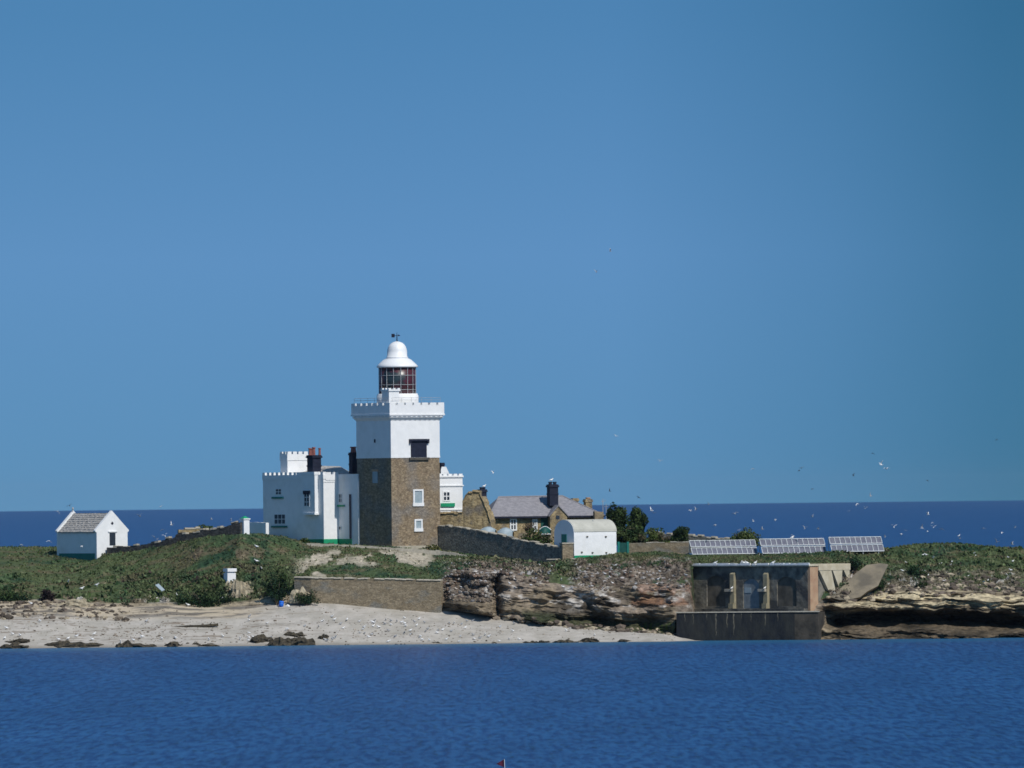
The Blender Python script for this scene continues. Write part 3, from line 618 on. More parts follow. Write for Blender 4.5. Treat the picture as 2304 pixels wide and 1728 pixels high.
m = MB(); Hf.slab(m, 'L', A2, *Hf.rect('L', A2, 788, 791, 1112, 1212), .02, .14); m.build('downpipe', M['black'], kh)
m = MB(); r0 = Hf.hit(690, 1216, 'L', 0)[0]
Hf.slab(m, 'L', 0, r0, .05, zb0, zh(1213), 0, .05); Hf.slab(m, 'R', 0, .0, A2-.05, zb0, zh(1213), 0, .05); Hf.slab(m, 'L', A2, .05, Hf.hit(792, 1216, 'L', A2)[0], zb0, zh(1213), 0, .05)
m.build('plinth', M['green'], kh)
# upper turret
tz = at(647, 1060, 14.5); Tf = Fr((tz[0], tz[1]), 36)
def zt2(py): return at(647, py, 14.5)[2]
wa = Tf.hit(692, 1040, 'R', 0)[0]; wb = Tf.hit(631, 1040, 'L', 0)[0]
m = MB(); Tf.box(m, 0, wa, wb, 0, zroof-.5, zt2(1022))
Tf.box(m, -.06, wa+.06, -.3, .06, zt2(1036), zt2(1022)); Tf.box(m, -.06, .3, wb-.06, -.3, zt2(1036), zt2(1022))
crenel(m, Tf, 'R', .06, 0, wa, zt2(1022), .30, .6, .22, .3); crenel(m, Tf, 'L', -.06, wb, -.32, zt2(1022), .30, .55, .22, .3)
m.build('roof_turret', M['white'], kh)
# low slab roof behind the parapet
rp_ = [at(650, 1068, 15.5), at(684, 1047, 18), at(765, 1049, 16), at(792, 1067, 10.5), at(792, 1064, 20), at(650, 1064, 21)]
m = MB(); m.add(rp_ + [(p[0], p[1], p[2]-.3) for p in rp_], [(0,1,2,3), (1,5,4,2), (0,5,1), (3,2,4), (6,7,8,9), (7,11,10,8), (0,3,9,6)]); m.build('roof', M['stoneslab'], kh)
chimney(689, 725, 1024, 1066, 9.5, kh, [(697, 1008, .16), (706, 1006, .18), (719, 1008, .14), (701, 1009, .13)])
chimney(784, 806, 1018, 1066, 8.5, kh, [(795, 1005, .33)])

# east wing, right of the tower
wf_a = T.hit(1041, 1110, 'R', -5)[0]
ew = thing('east_wing', T.p(wf_a, -5, tb[2]), 'narrow white building with a green window sill, just behind the right edge of the tower', 'house')
def zw(py): return T.hit(1020, py, 'R', -5)[1]
m = MB(); T.box(m, S_-1, wf_a, -9.5, -5, zw(1158), zw(1074)); m.build('upper_wall', M['white'], ew)
m = MB(); T.box(m, S_-1, wf_a+.05, -9.4, -4.96, tb[2]-2, zw(1158)-.001); m.build('lower_wall', M['ochre'], ew)
m = MB()
T.slab(m, 'R', -5, S_, wf_a+.1, zw(1094), zw(1091), -.1, .10); T.slab(m, 'R', -5, S_, wf_a+.1, zw(1148), zw(1145), -.1, .08)
T.slab(m, 'R', -5, S_, wf_a+.06, zw(1074)-.002, zw(1070), -.3, .12); crenel(m, T, 'R', -5, S_+.4, wf_a, zw(1070), .2, .5, .25, .3); m.build('moulding', M['white'], ew)
window(T, 'R', -5, (996, 1013, 1105, 1128), ew, sill='green', sillrect=(991, 1022, 1132, 1140), fw=.14)
p = at(1002, 1058, 16); m = MB(); q = T
m.add([at(992, 1072, 15), at(1014, 1072, 15), at(1006, 1055, 15), at(1004, 1050, 15), at(994, 1050, 15), at(992, 1056, 15)] + [at(992, 1072, 17), at(1014, 1072, 17), at(1006, 1055, 17), at(1004, 1050, 17), at(994, 1050, 17), at(992, 1056, 17)],
      [(0,1,2,3,4,5), (6,7,8,9,10,11), (0,1,7,6), (1,2,8,7), (2,3,9,8), (3,4,10,9), (4,5,11,10), (5,0,6,11)]); m.build('gable', M['white'], ew)
chimney(988, 1001, 1041, 1062, 18, ew, [])

# ------------------------------------------------------------------ strip walls
def strip(name, pts, m, parent=None, th=.5, cap=None, jit=.10, step=.35, seed=1, capname='coping', sink=1.0):
    """a masonry wall following surveyed points (px, Y, top py, foot py), with an uneven head"""
    rr = random.Random(seed); P = []
    for i in range(len(pts)-1):
        a, b = pts[i], pts[i+1]; L = math.hypot((b[0]-a[0])*.05, b[1]-a[1]); n = max(1, int(L/step))
        for k in range(n + (1 if i == len(pts)-2 else 0)):
            t = k/n; P.append([a[q]+(b[q]-a[q])*t for q in range(4)])
    mb = MB(); cb = MB(); n = len(P); lst = []
    for i, (px, Y, yt, yb) in enumerate(P):
        a = at(px, yt, Y); b = at(px, yb, Y); lst.append((a[0], a[1], b[2]-sink, a[2]))
    for i in range(n-1):
        x0, y0, f0, t0 = lst[i]; x1, y1, f1, t1 = lst[i+1]
        d = Vector((x1-x0, y1-y0)).normalized(); nx, ny = -d.y*th, d.x*th
        j0 = rr.uniform(-jit, jit); tt0, tt1 = t0+j0, t1+j0
        mb.add([(x0,y0,f0),(x1,y1,f1),(x1+nx,y1+ny,f1),(x0+nx,y0+ny,f0),(x0,y0,tt0),(x1,y1,tt1),(x1+nx,y1+ny,tt1),(x0+nx,y0+ny,tt0)], BOXF)
        if cap and rr.random() < cap[1]:
            h = cap[2]*rr.uniform(.6, 1.3); o_ = .04
            cb.add([(x0-nx*.08,y0-ny*.08,tt0+.003),(x1-nx*.08,y1-ny*.08,tt1+.003),(x1+nx*1.08,y1+ny*1.08,tt1+.003),(x0+nx*1.08,y0+ny*1.08,tt0+.003),
                    (x0-nx*.03,y0-ny*.03,tt0+h),(x1-nx*.03,y1-ny*.03,tt1+h*rr.uniform(.7,1.2)),(x1+nx,y1+ny,tt1+h),(x0+nx,y0+ny,tt0+h)], BOXF)
    o = mb.build(name, M[m], parent)
    if cap and cb.v: cb.build(capname, M[cap[0]], o if parent is None else parent)
    return o
def wallthing(name, label, pts, m, **k):
    p = at(pts[0][0], pts[0][3], pts[0][1]); t = thing(name, p, label, 'wall'); strip('masonry', pts, m, t, **k); return t
wallthing('compound_wall', 'long dark stone wall with stepped top running from the tower base to the barrel-roofed hut',
          [(986, 3.6, 1182, 1240), (1010, 2.2, 1184, 1244), (1050, 0, 1191, 1250), (1085, -2, 1196, 1254), (1125, -4.3, 1204, 1258), (1165, -6.7, 1214, 1264), (1205, -9.1, 1222, 1268), (1245, -11.5, 1230, 1272), (1266, -12.8, 1230, 1270)],
          'drystone', th=.6, cap=('capstone', .75, .09), jit=.10, step=.5, seed=4)
t = thing('wall_pier', at(1278, 1256, -13), 'pale stone block pier between the dark wall and the white barrel-roofed hut', 'pier')
pf = Fr(at(1266, 1256, -13)[:2], 20); m = MB(); wA = pf.hit(1290, 1240, 'R', 0)[0]
pf.box(m, 0, wA, -.9, 0, at(1266, 1264, -13)[2]-1, at(1266, 1224, -13)[2]); m.build('block', M['retain'], t)
m = MB(); pf.box(m, -.06, wA+.05, -.96, .06, at(1266, 1224, -13)[2]+.003, at(1266, 1221, -13)[2]); m.build('capstone', M['capstone'], t)
wallthing('drystone_wall', 'dark drystone wall climbing the hill from the small white hut',
          [(240, 3.4, 1230, 1252), (262, 2.4, 1230, 1250), (300, .8, 1227, 1243), (340, -.8, 1222, 1236), (380, -2.6, 1213, 1226), (402, -3.4, 1201, 1216), (450, -5.4, 1196, 1211), (480, -6.6, 1190, 1206), (520, -8.2, 1181, 1203), (541, -9, 1174, 1202)],
          'darkdry', th=.5, cap=('capstone', .45, .2), jit=.17, step=.45, seed=8)
wallthing('broken_wall', 'short pale ruined stone wall in sunlight behind the drystone wall', [(402, 1.5, 1190, 1206), (430, 1.8, 1190, 1204), (470, 2.2, 1191, 1201), (490, 2.6, 1196, 1200)], 'ochre', th=.7, cap=('capstone', .5, .2), jit=.14, step=.5, seed=18)
t = thing('gate_pier', at(551, 1199, -9), 'white gate pier with green cap at the top end of the drystone wall', 'pier')
gf = Fr(at(549, 1199, -9)[:2], 36); m = MB(); zA, zB = at(549, 1203, -9)[2], at(549, 1169, -9)[2]
gf.box(m, 0, .75, -.75, 0, zA-.6, zB); gf.box(m, -.08, .83, -.83, .08, zB, zB+.12); m.build('pier', M['white'], t)
m = MB(); m.add([gf.p(-.02,.02,zB+.122), gf.p(.77,.02,zB+.122), gf.p(.77,-.77,zB+.122), gf.p(-.02,-.77,zB+.122), gf.p(.37,-.37,zB+.42)], [(0,1,2,3),(0,1,4),(1,2,4),(2,3,4),(3,0,4)]); m.build('cap', M['green'], t)
wallthing('yard_wall', 'low whitewashed wall in shade between the gate pier and the big white house', [(556, 14, 1175, 1203), (598, 10.5, 1176, 1205)], 'white', th=.4, jit=.02, step=1)
wallthing('retaining_wall', 'long brown masonry retaining wall behind the sandy beach',
          [(662, -19.2, 1299, 1352), (700, -20.2, 1301, 1352), (760, -20.6, 1302, 1357), (850, -21.4, 1303, 1366), (930, -22, 1305, 1371), (992, -22.6, 1307, 1375)],
          'retain', th=1.2, cap=('capstone', .93, .12), jit=.035, step=.38, seed=3)
wallthing('path_kerb', 'thin pale stone kerb sloping down in front of the tower', [(690, -4.6, 1222, 1226), (800, -5, 1227, 1230), (900, -5.2, 1233, 1236), (990, -5.4, 1239, 1243), (1050, -6.5, 1249, 1253), (1110, -8, 1261, 1265)], 'capstone', th=.35, jit=.05, step=.5, seed=33)
wallthing('garden_wall', 'low pale concrete wall between the green gate and the solar panels', [(1414, -9, 1222, 1243), (1480, -9.5, 1221, 1243), (1550, -10, 1220, 1243)], 'retain', th=.4, cap=('capstone', .6, .08), jit=.03, step=.6, seed=5)
wallthing('far_wall', 'dark drystone wall on the ridge behind the round bushes', [(1462, 6, 1194, 1225), (1500, 5, 1202, 1225), (1560, 3.5, 1206, 1225), (1610, 2, 1211, 1225), (1650, 1, 1214, 1225)], 'drystone', th=.5, cap=('capstone', .8, .14), jit=.10, step=.5, seed=6)
wallthing('terrace_wall', 'pale crumbling buttress wall below the stone pier on the slope', [(1230, -14, 1262, 1296), (1262, -15, 1262, 1304), (1294, -15.2, 1260, 1290)], 'retain', th=.8, cap=('capstone', .5, .1), jit=.12, step=.5, seed=15)
# green gate
t = thing('garden_gate', at(1402, 1243, -9), 'dark garden gate between two green posts right of the barrel-roofed hut', 'gate')
for p_ in (1392, 1413):
    a = at(p_, 1244, -9); m = MB(); m.box((a[0]-.12, a[1]-.12, a[2]-.6), (a[0]+.12, a[1]+.12, at(p_, 1219, -9)[2])); m.build('post', M['teal'], t, bevel=.02)
a, b = at(1394.5, 1244, -9), at(1410.5, 1221, -9); m = MB(); m.box((a[0], a[1]-.05, a[2]-.5), (b[0], a[1]+.05, b[2])); m.build('leaf', M['dgreen'], t)

# ------------------------------------------------------------------ ruined stone wing + cottage
t = thing('ruined_wing', at(1070, 1200, 6), 'ragged ochre stone ruin between the white wing and the slate cottage', 'ruin')
rw = [(988, 6.0, 1154, 1200), (1040, 5.4, 1156, 1200), (1041, 5.4, 1128, 1200), (1046, 5.3, 1118, 1200), (1055, 5.2, 1108, 1200), (1079, 5, 1109, 1200), (1084, 5, 1122, 1200), (1090, 4.9, 1135, 1200), (1098, 4.8, 1152, 1200), (1104, 4.7, 1172, 1200)]
strip('masonry', rw, 'ochre', t, th=1.6, cap=('ochre', 1.1, .18), jit=.14, step=.4, seed=21)
Cf = Fr(at(1113, 1200, 12)[:2], 12)
ct_ = thing('cottage', at(1113, 1200, 12), 'low ochre stone cottage with grey slate hipped roof and a small gabled porch', 'cottage')
def cz(py, px=1113): return Cf.hit(px, py, 'R', 0)[1]
cA = Cf.hit(1350, 1158, 'R', 0)[0]; dp = 6.0
zE = cz(1162); zR = zE+2.2
m = MB(); Cf.box(m, 0, cA, -dp, 0, cz(1200)-3.5, zE); m.build('wall', M['ochre'], ct_)
m = MB(); o_ = .45
e_ = [Cf.p(-o_-.3, o_, zE), Cf.p(cA+o_, o_, zE), Cf.p(cA+o_, -dp-o_, zE), Cf.p(-o_-.3, -dp-o_, zE)]
r_l = Cf.hit(1122, 1118, 'R', -3)[0]; r_r = Cf.hit(1266, 1118, 'R', -3)[0]
ridge = [Cf.p(r_l, -3, zR), Cf.p(r_r, -3, zR+.05)]
vs = e_ + ridge + [(p[0], p[1], p[2]-.16) for p in e_]
m.add(vs, [(0,1,5,4), (2,3,4,5), (3,0,4), (1,2,5), (6,7,8,9), (0,1,7,6), (1,2,8,7), (2,3,9,8), (3,0,6,9)]); rf_ = m.build('roof', M['slate'], ct_)
m = MB(); m.tube([ridge[0], ridge[1]], .10, 6); m.tube([ridge[0], e_[0]], .08, 6); m.tube([ridge[1], e_[1]], .08, 6); m.build('ridge_tiles', M['slate'], rf_)
m = MB(); Cf.box(m, -o_-.34, cA+o_, o_+.002, o_+.08, zE-.22, zE-.02); m.build('gutter', M['black'], rf_)
window(Cf, 'R', 0, (1147, 1163, 1167, 1194), ct_, fw=.16, proud=.09)
window(Cf, 'R', 0, (1198, 1209, 1168, 1196), ct_, fw=.13, proud=.09)
r0, r1_, q0, q1 = Cf.rect('R', 0, 1217, 1237, 1163, 1200); m = MB(); Cf.slab(m, 'R', 0, r0, r1_, q0-.5, q1, -.1, .06); dr = m.build('door', M['dgreen'], ct_)
r0, r1_, q0, q1 = Cf.rect('R', 1.3, 1238, 1276, 1160, 1200); ap = Cf.hit(1256, 1139, 'R', 1.3)[1]; mid_ = (r0+r1_)/2
m = MB(); m.add([Cf.p(r0,1.3,q0-1.5), Cf.p(r1_,1.3,q0-1.5), Cf.p(r1_,1.3,q1), Cf.p(mid_,1.3,ap), Cf.p(r0,1.3,q1), Cf.p(r0,-1.5,q0-1.5), Cf.p(r1_,-1.5,q0-1.5), Cf.p(r1_,-1.5,q1), Cf.p(mid_,-1.5,ap), Cf.p(r0,-1.5,q1)],
             [(0,1,2,3,4),(5,6,7,8,9),(0,1,6,5),(1,2,7,6),(2,3,8,7),(3,4,9,8),(4,0,5,9)]); pc_ = m.build('porch', M['ochre'], ct_)
m = MB()
for s_, (ra, rb) in enumerate(((r0-.15, mid_), (r1_+.15, mid_))):
    k_ = (ap-q1)/(mid_-r0); za = q1-.15*k_; m.add([Cf.p(ra,1.42,za+.02), Cf.p(rb,1.42,ap+.02), Cf.p(rb,1.42,ap+.16), Cf.p(ra,1.42,za+.16), Cf.p(ra,-1.6,za+.02), Cf.p(rb,-1.6,ap+.02), Cf.p(rb,-1.6,ap+.16), Cf.p(ra,-1.6,za+.16)], BOXF)
m.build('porch_roof', M['slate'], pc_)
m = MB(); Cf.slab(m, 'R', 1.3, *Cf.rect('R', 1.3, 1251, 1259, 1160, 1168), -.1, .03); m.build('porch_window', M['glass'], pc_)
chimney(1229, 1258, 1090, 1126, 14.5, ct_, [(1238, 1084, .2), (1248, 1084, .2)], 'black', deg=20)
chimney(1074, 1097, 1101, 1165, 9, ct_, [(1083, 1096, .18), (1089, 1096, .15)], 'black', deg=20)
chimney(1284, 1303, 1121, 1150, 19, ct_, [], deg=20, m='ochre')
chimney(1312, 1334, 1123, 1165, 18.5, ct_, [(1323, 1119, .25)], 'redbrick', deg=20, m='ochre')
wallthing('cottage_yard_wall', 'short ochre wall stub at the right end of the cottage', [(1338, 13, 1150, 1172), (1358, 13.4, 1151, 1172)], 'retain', th=.5, jit=.05, seed=41, sink=2.5)
# masts behind
for q, (p_, y0_) in enumerate(((1357, 1122), (1364, 1134))):
    t = thing('mast', at(p_, 1175, 15), 'thin grey pole beside the dark tree, the %s of two' % ('taller left' if q == 0 else 'shorter right'), 'pole')
    a = at(p_, 1175, 15); z_ = at(p_, y0_, 15)[2]; m = MB(); m.tube([(a[0], a[1], a[2]-2), (a[0], a[1], z_)], .035, 6); m.build('pole', M['grey'], t)
    m = MB(); m.tube([(a[0]-.2, a[1], z_-.3), (a[0]+.25, a[1], z_-.3), (a[0]+.25, a[1], z_-.1)], .025, 5); m.build('crossarm', M['grey'], t)

# barrel-roofed hut
bh = thing('barrel_hut', at(1292, 1254, -12.5), 'white concrete hut with a rounded barrel roof and small teal door', 'hut')
Bf = Fr(at(1292, 1254, -12.5)[:2], 36); def_z = lambda py: Bf.hit(1292, py, 'R', 0)[1]
bA = Bf.hit(1387, 1225, 'R', 0)[0]; bB = Bf.hit(1247, 1220, 'L', 0)[0]; zw0 = def_z(1252)-1.2; zs = def_z(1205); rr_ = -bB/2; ztop = def_z(1168)-.1
def arch(a, n=20, grow=0.0, base=None):
    pts = [Bf.p(a, grow, zw0 if base is None else base)]
    for i in range(n+1):
        an = math.pi*i/n; pts.append(Bf.p(a, -rr_ + (rr_+grow)*math.cos(an), zs + (ztop-zs+grow)*(math.sin(an)**.8)))
    pts.append(Bf.p(a, bB-grow, zw0 if base is None else base)); return pts
m = MB(); A = arch(0); B_ = arch(bA); n = len(A)
m.add(A+B_, [tuple(range(n)), tuple(range(n, 2*n))]+[(i, (i+1) % n, n+(i+1) % n, n+i) for i in range(n)]); m.build('wall', M['white'], bh)
m = MB(); A = arch(.05, grow=.05, base=zs)[2:-2]; B_ = arch(bA+.06, grow=.05, base=zs)[2:-2]; n = len(A); A2_ = arch(.05, grow=-.05, base=zs)[2:-2]; B2_ = arch(bA+.06, grow=-.05, base=zs)[2:-2]
m.add(A+B_+A2_+B2_, [(i, i+1, n+i+1, n+i) for i in range(n-1)]+[(i, i+1, 2*n+i+1, 2*n+i) for i in range(n-1)]+[(n+i, n+i+1, 3*n+i+1, 3*n+i) for i in range(n-1)]+[(0, n, 3*n, 2*n), (n-1, 2*n-1, 4*n-1, 3*n-1)]); m.build('roof', M['felt'], bh)
m = MB(); Bf.slab(m, 'L', 0, *Bf.rect('L', 0, 1264, 1275, 1202, 1224), -.05, .06); m.build('door', M['teal'], bh)
for rc_ in ((1319, 1322.5, 1206, 1209), (1361, 1364.5, 1206, 1209), (1307, 1310.5, 1241, 1244), (1331, 1334.5, 1242, 1245), (1362, 1365.5, 1242, 1245)):
    m = MB(); Bf.slab(m, 'R', 0, *Bf.rect('R', 0, *rc_), -.02, .09); m.build('vent', M['dark'], bh)
m = MB(); Bf.slab(m, 'R', 0, 0, bA, zw0, def_z(1250), 0, .04); m.build('plinth', M['green'], bh)

# small white hut on the left
sh = thing('gabled_hut', at(219, 1249, 3), 'small white gabled hut with stone-slab roof at the left end of the island', 'hut')
Sf = Fr(at(219, 1249, 3)[:2], 36); sz = lambda py: Sf.hit(219, py, 'R', 0)[1]
sA = Sf.hit(286, 1210, 'R', 0)[0]; sB = Sf.hit(129, 1225, 'L', 0)[0]; zb_ = sz(1249)-1.6; ze_ = sz(1196); za_ = sz(1154)-.12
def gable(m, b0, b1, g, dz):
    mi = sA/2; sl_ = (za_-ze_)/mi
    pr = [(-g*.25, zb_), (sA+g*.25, zb_), (sA+g*.25, ze_-.1), (sA+g, ze_-g*sl_+dz), (sA+g, ze_-g*sl_+dz+.12), (mi, za_+dz+.12), (-g, ze_-g*sl_+dz+.12), (-g, ze_-g*sl_+dz), (-g*.25, ze_-.1)]
    n = len(pr); m.add([Sf.p(a, b0, z) for a, z in pr]+[Sf.p(a, b1, z) for a, z in pr], [tuple(range(n)), tuple(range(n, 2*n))]+[(i, (i+1) % n, n+(i+1) % n, n+i) for i in range(n)])
m = MB(); mi = sA/2; pr = [(0, zb_), (sA, zb_), (sA, ze_), (mi, za_), (0, ze_)]
m.add([Sf.p(a, sB+.2, z) for a, z in pr]+[Sf.p(a, -.2, z) for a, z in pr], [(0,1,2,3,4),(5,6,7,8,9)]+[(i, (i+1) % 5, 5+(i+1) % 5, 5+i) for i in range(5)]); m.build('wall', M['white'], sh)
m = MB(); gable(m, -.38, 0, .25, .25); m.build('front_gable', M['white'], sh)
m = MB(); gable(m, sB, sB+.38, .25, .25); m.build('rear_gable', M['white'], sh)
m = MB(); nr_ = 9; sl_ = (za_-ze_)/mi
rr = random.Random(2)
for side in (0, 1):
    for i in range(nr_):
        k = 26; 
        for q in range(k):
            bb0 = sB+.385+(-.77-sB)*q/k; bb1 = sB+.385+(-.77-sB)*(q+1)/k - .02
            t0 = -.14+(mi+.14)*i/nr_; t1 = -.14+(mi+.14)*(i+1)/nr_+.02
            j = rr.uniform(0, .05); zl0 = ze_+t0*sl_+.10+j; zl1 = ze_+t1*sl_+.05+j
            f_ = (lambda a: a) if side == 0 else (lambda a: sA-a)
            m.add([Sf.p(f_(t0), bb0, zl0-.12), Sf.p(f_(t0), bb1, zl0-.12), Sf.p(f_(t1), bb1, zl1-.12), Sf.p(f_(t1), bb0, zl1-.12), Sf.p(f_(t0), bb0, zl0), Sf.p(f_(t0), bb1, zl0), Sf.p(f_(t1), bb1, zl1), Sf.p(f_(t1), bb0, zl1)], BOXF)
m.build('roof', M['stoneslab'], sh)
m = MB(); Sf.slab(m, 'R', 0, *Sf.rect('R', 0, 246.5, 259.5, 1198, 1227), -.05, .03); d_ = m.build('door', M['glass'], sh)
r0, r1_, q0, q1 = Sf.rect('R', 0, 243, 263, 1194.5, 1197.5); m = MB(); Sf.slab(m, 'R', 0, r0, r1_, q0, q1, -.05, .1); m.build('lintel', M['white'], sh)
a_, z_ = Sf.hit(252.5, 1177.5, 'R', .0); m = MB(); d = .2
m.add([Sf.p(a_-d, .02, z_), Sf.p(a_, .02, z_-d), Sf.p(a_+d, .02, z_), Sf.p(a_, .02, z_+d), Sf.p(a_-d, -.1, z_), Sf.p(a_, -.1, z_-d), Sf.p(a_+d, -.1, z_), Sf.p(a_, -.1, z_+d)], BOXF); m.build('diamond_vent', M['black'], sh)
m = MB(); Sf.slab(m, 'L', 0, sB+.39, -.39, zb_, sz(1250)+.25, 0, .04); m.build('plinth', M['teal'], sh)
for bb in (sB+.19,):
    m = MB(); pz = za_+.37; m.lathe(Sf.p(mi, bb, 0)[:2], [(.12, pz-.05), (.07, pz+.15), (.13, pz+.25), (.02, pz+.45)], 8); m.build('finial', M['grey'], sh)

# ------------------------------------------------------------------ derelict limekiln-like bunker and its quay
kb = at(1818, 1370, -29.5); Kf = Fr(kb[:2], -40)
bk = thing('derelict_battery', (kb[0], kb[1], kb[2]), 'long dark derelict concrete building with blocked arches set into the cliff', 'ruin')
kz = lambda py, px=1818: Kf.hit(px, py, 'R', 0)[1]
kL = Kf.hit(1560, 1320, 'R', 0)[0]; ktop = kz(1274); kbot = kz(1374)-.6
fl = Kf.hit(1907, 1300, 'L', 0)[0]       # depth of right flank (negative b)
m = MB()
ar = []                                     # front wall with two real arched recesses
rects = [Kf.rect('R', 0, 1590, 1632, 1296, 1364), Kf.rect('R', 0, 1672, 1708, 1302, 1372), Kf.rect('R', 0, 1748, 1792, 1298, 1364)]
Kf.box(m, kL, 0, fl, -1.2, kbot, ktop)
x_ = kL
for (a, b, q0, q1) in rects:
    Kf.box(m, x_, a, -1.2, 0, kbot, ktop); Kf.box(m, a, b, -1.2, 0, q1, ktop); Kf.box(m, a, b, -1.2, 0, kbot, q0)
    w2 = (b-a)/2; n = 10     # arch spandrels
    for sgn in (-1, 1):
        c0 = (a+b)/2; pts = [(c0+sgn*w2, q1)]+[(c0+sgn*w2*math.cos(math.pi/2*i/n), q1-w2*.7+w2*.7*math.sin(math.pi/2*i/n)) for i in range(n+1)]
        k = len(pts); m.add([Kf.p(p[0], 0, p[1]) for p in pts]+[Kf.p(p[0], -1.2, p[1]) for p in pts], [tuple(range(k)), tuple(range(k, 2*k))]+[(i, (i+1) % k, k+(i+1) % k, k+i) for i in range(k)])
    x_ = b
Kf.box(m, x_, 0, -1.2, 0, kbot, ktop)
m.build('wall', M['concrete'], bk)
for i, (a, b, q0, q1) in enumerate(rects):
    m = MB(); Kf.box(m, a+.01, b-.01, -1.19, -.14 if i != 1 else -.10, q0+.005, q1-.01); o = m.build('blocked_arch', M['dark' if i != 1 else 'paleblue'], bk)
    if i == 1: o['label'] = 'arch blocked with pale blue-grey render'
r = Kf.rect('R', -.10, 1675, 1690, 1322, 1334); m = MB(); Kf.slab(m, 'R', -.10, *r, .0, .03); m.build('pale_patch', M['sheet'], bk)
for (p0, p1) in ((1642, 1651), (1717, 1726)):
    a, b, q0, q1 = Kf.rect('R', .4, p0, p1, 1288, 1370)
    m = MB(); Kf.box(m, a, b, 0, .40, kbot, q1-.2)
    m.add([Kf.p(a,0,q1-.2), Kf.p(b,0,q1-.2), Kf.p(b,.40,q1-.2), Kf.p(a,.40,q1-.2), Kf.p(a,0,q1), Kf.p(b,0,q1), Kf.p(b,.1,q1), Kf.p(a,.1,q1)], BOXF)
    Kf.box(m, a-.06, b+.02, .401, .62, kbot, kbot+1.4)
    bt = m.build('buttress', M['buttress'], bk)
    m = MB(); zz_ = kz(1331, (p0+p1)/2); Kf.box(m, a-.5, b-.1, .41, .75, zz_, zz_+.30); m.build('corbel_stone', M['capstone'], bt)
m = MB(); Kf.box(m, kL-.1, .35, fl-.1, .28, ktop, ktop+.22); cp = m.build('cornice', M['cream'], bk)
rr = random.Random(5); m = MB()
for i in range(150):
    a = rr.uniform(kL, .3); s = rr.uniform(.05, .16); Kf.box(m, a-s*1.5, a+s*1.5, .26-s*rr.uniform(.3,2), .3+s*.2, ktop+.12, ktop+.22+s)
m.build('guano_crust', M['white'], cp)
m = MB(); Kf.box(m, kL, 0, .01, .75, kz(1369)-.6, kz(1369)); m.build('ledge', M['concrete'], bk)
# flank with cream fins that model the sunlit patches between its shadows
def fl_b(px): return Kf.hit(px, 1310, 'L', .02)[0]
m = MB(); Kf.box(m, .001, .30, fl_b(1836), -.05, kbot+.4, kz(1276)); m.build('corner_pier', M['redbrick'], bk)
m = MB(); Kf.box(m, 0.002, .42, fl, fl_b(1836), kz(1284), kz(1273)); m.build('lintel_beam', M['cream'], bk)
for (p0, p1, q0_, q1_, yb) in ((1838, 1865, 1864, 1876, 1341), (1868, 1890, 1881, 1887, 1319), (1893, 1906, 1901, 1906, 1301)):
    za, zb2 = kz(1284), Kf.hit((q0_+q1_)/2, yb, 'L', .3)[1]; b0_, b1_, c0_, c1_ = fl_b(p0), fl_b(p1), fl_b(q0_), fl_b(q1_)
    m = MB(); m.add([Kf.p(.38,b0_,za), Kf.p(.38,b1_,za), Kf.p(.38,c1_,zb2), Kf.p(.38,c0_,zb2), Kf.p(.0,b0_,za), Kf.p(.0,b1_,za), Kf.p(.0,c1_,zb2), Kf.p(.0,c0_,zb2)], BOXF); m.build('sunlit_patch_fin', M['cream'], bk)
# rubble ramp beside it
t = thing('concrete_ramp', at(1935, 1330, -27), 'smooth pale brown ramp sloping down the cliff right of the derelict building', 'ramp')
rp2 = [at(1872, 1345, -28.2), at(1890, 1350, -28.6), at(1912, 1349, -28.6), at(1936, 1343, -28.4), at(1952, 1330, -27.6), at(1976, 1318, -26.6), at(1984, 1300, -25.4), at(1999, 1270, -22.8), at(1980, 1267, -22.8), at(1950, 1271, -23.2), at(1925, 1290, -24.6), at(1897, 1318, -26.4)]
m = MB(); k = len(rp2); m.add(rp2+[(p[0]-.2, p[1]+4, p[2]-.9) for p in rp2], [tuple(range(k)), tuple(range(k, 2*k))]+[(i, (i+1) % k, k+(i+1) % k, k+i) for i in range(k)]); m.build('slab', M['ramp'], t)
# quay
qb = at(1842, 1437, -34); Qf = Fr(qb[:2], -12); qL = Qf.hit(1522, 1400, 'R', 0)[0]; qz = Qf.hit(1842, 1377, 'R', 0)[1]
qy = thing('quay', (qb[0], qb[1], 0), 'weedy quay wall, coloured dark for its shade, standing in the water below the derelict building', 'quay')
m = MB(); c_ = Qf.hit(1788, 1400, 'R', 0)[0]; Qf.box(m, qL, c_, -3, 0, -1.8, qz); m.add([Qf.p(qL,-3,qz-.01), Qf.p(c_+1,-3,qz-.01), at(1825, 1370, -28)[:2]+(qz-.01,), at(1550, 1370, -16)[:2]+(qz-.01,), Qf.p(qL,-3,qz-.5), Qf.p(c_+1,-3,qz-.5), at(1825, 1370, -28)[:2]+(qz-.5,), at(1550, 1370, -16)[:2]+(qz-.5,)], BOXF); m.build('wall', M['quay'], qy)
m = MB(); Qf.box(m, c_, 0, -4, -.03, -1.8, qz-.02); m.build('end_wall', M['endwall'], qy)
m = MB(); Qf.box(m, qL-.05, .05, -.6, .10, qz+.003, qz+.12); m.build('coping', M['capstone'], qy)
sr_ = random.Random(9)
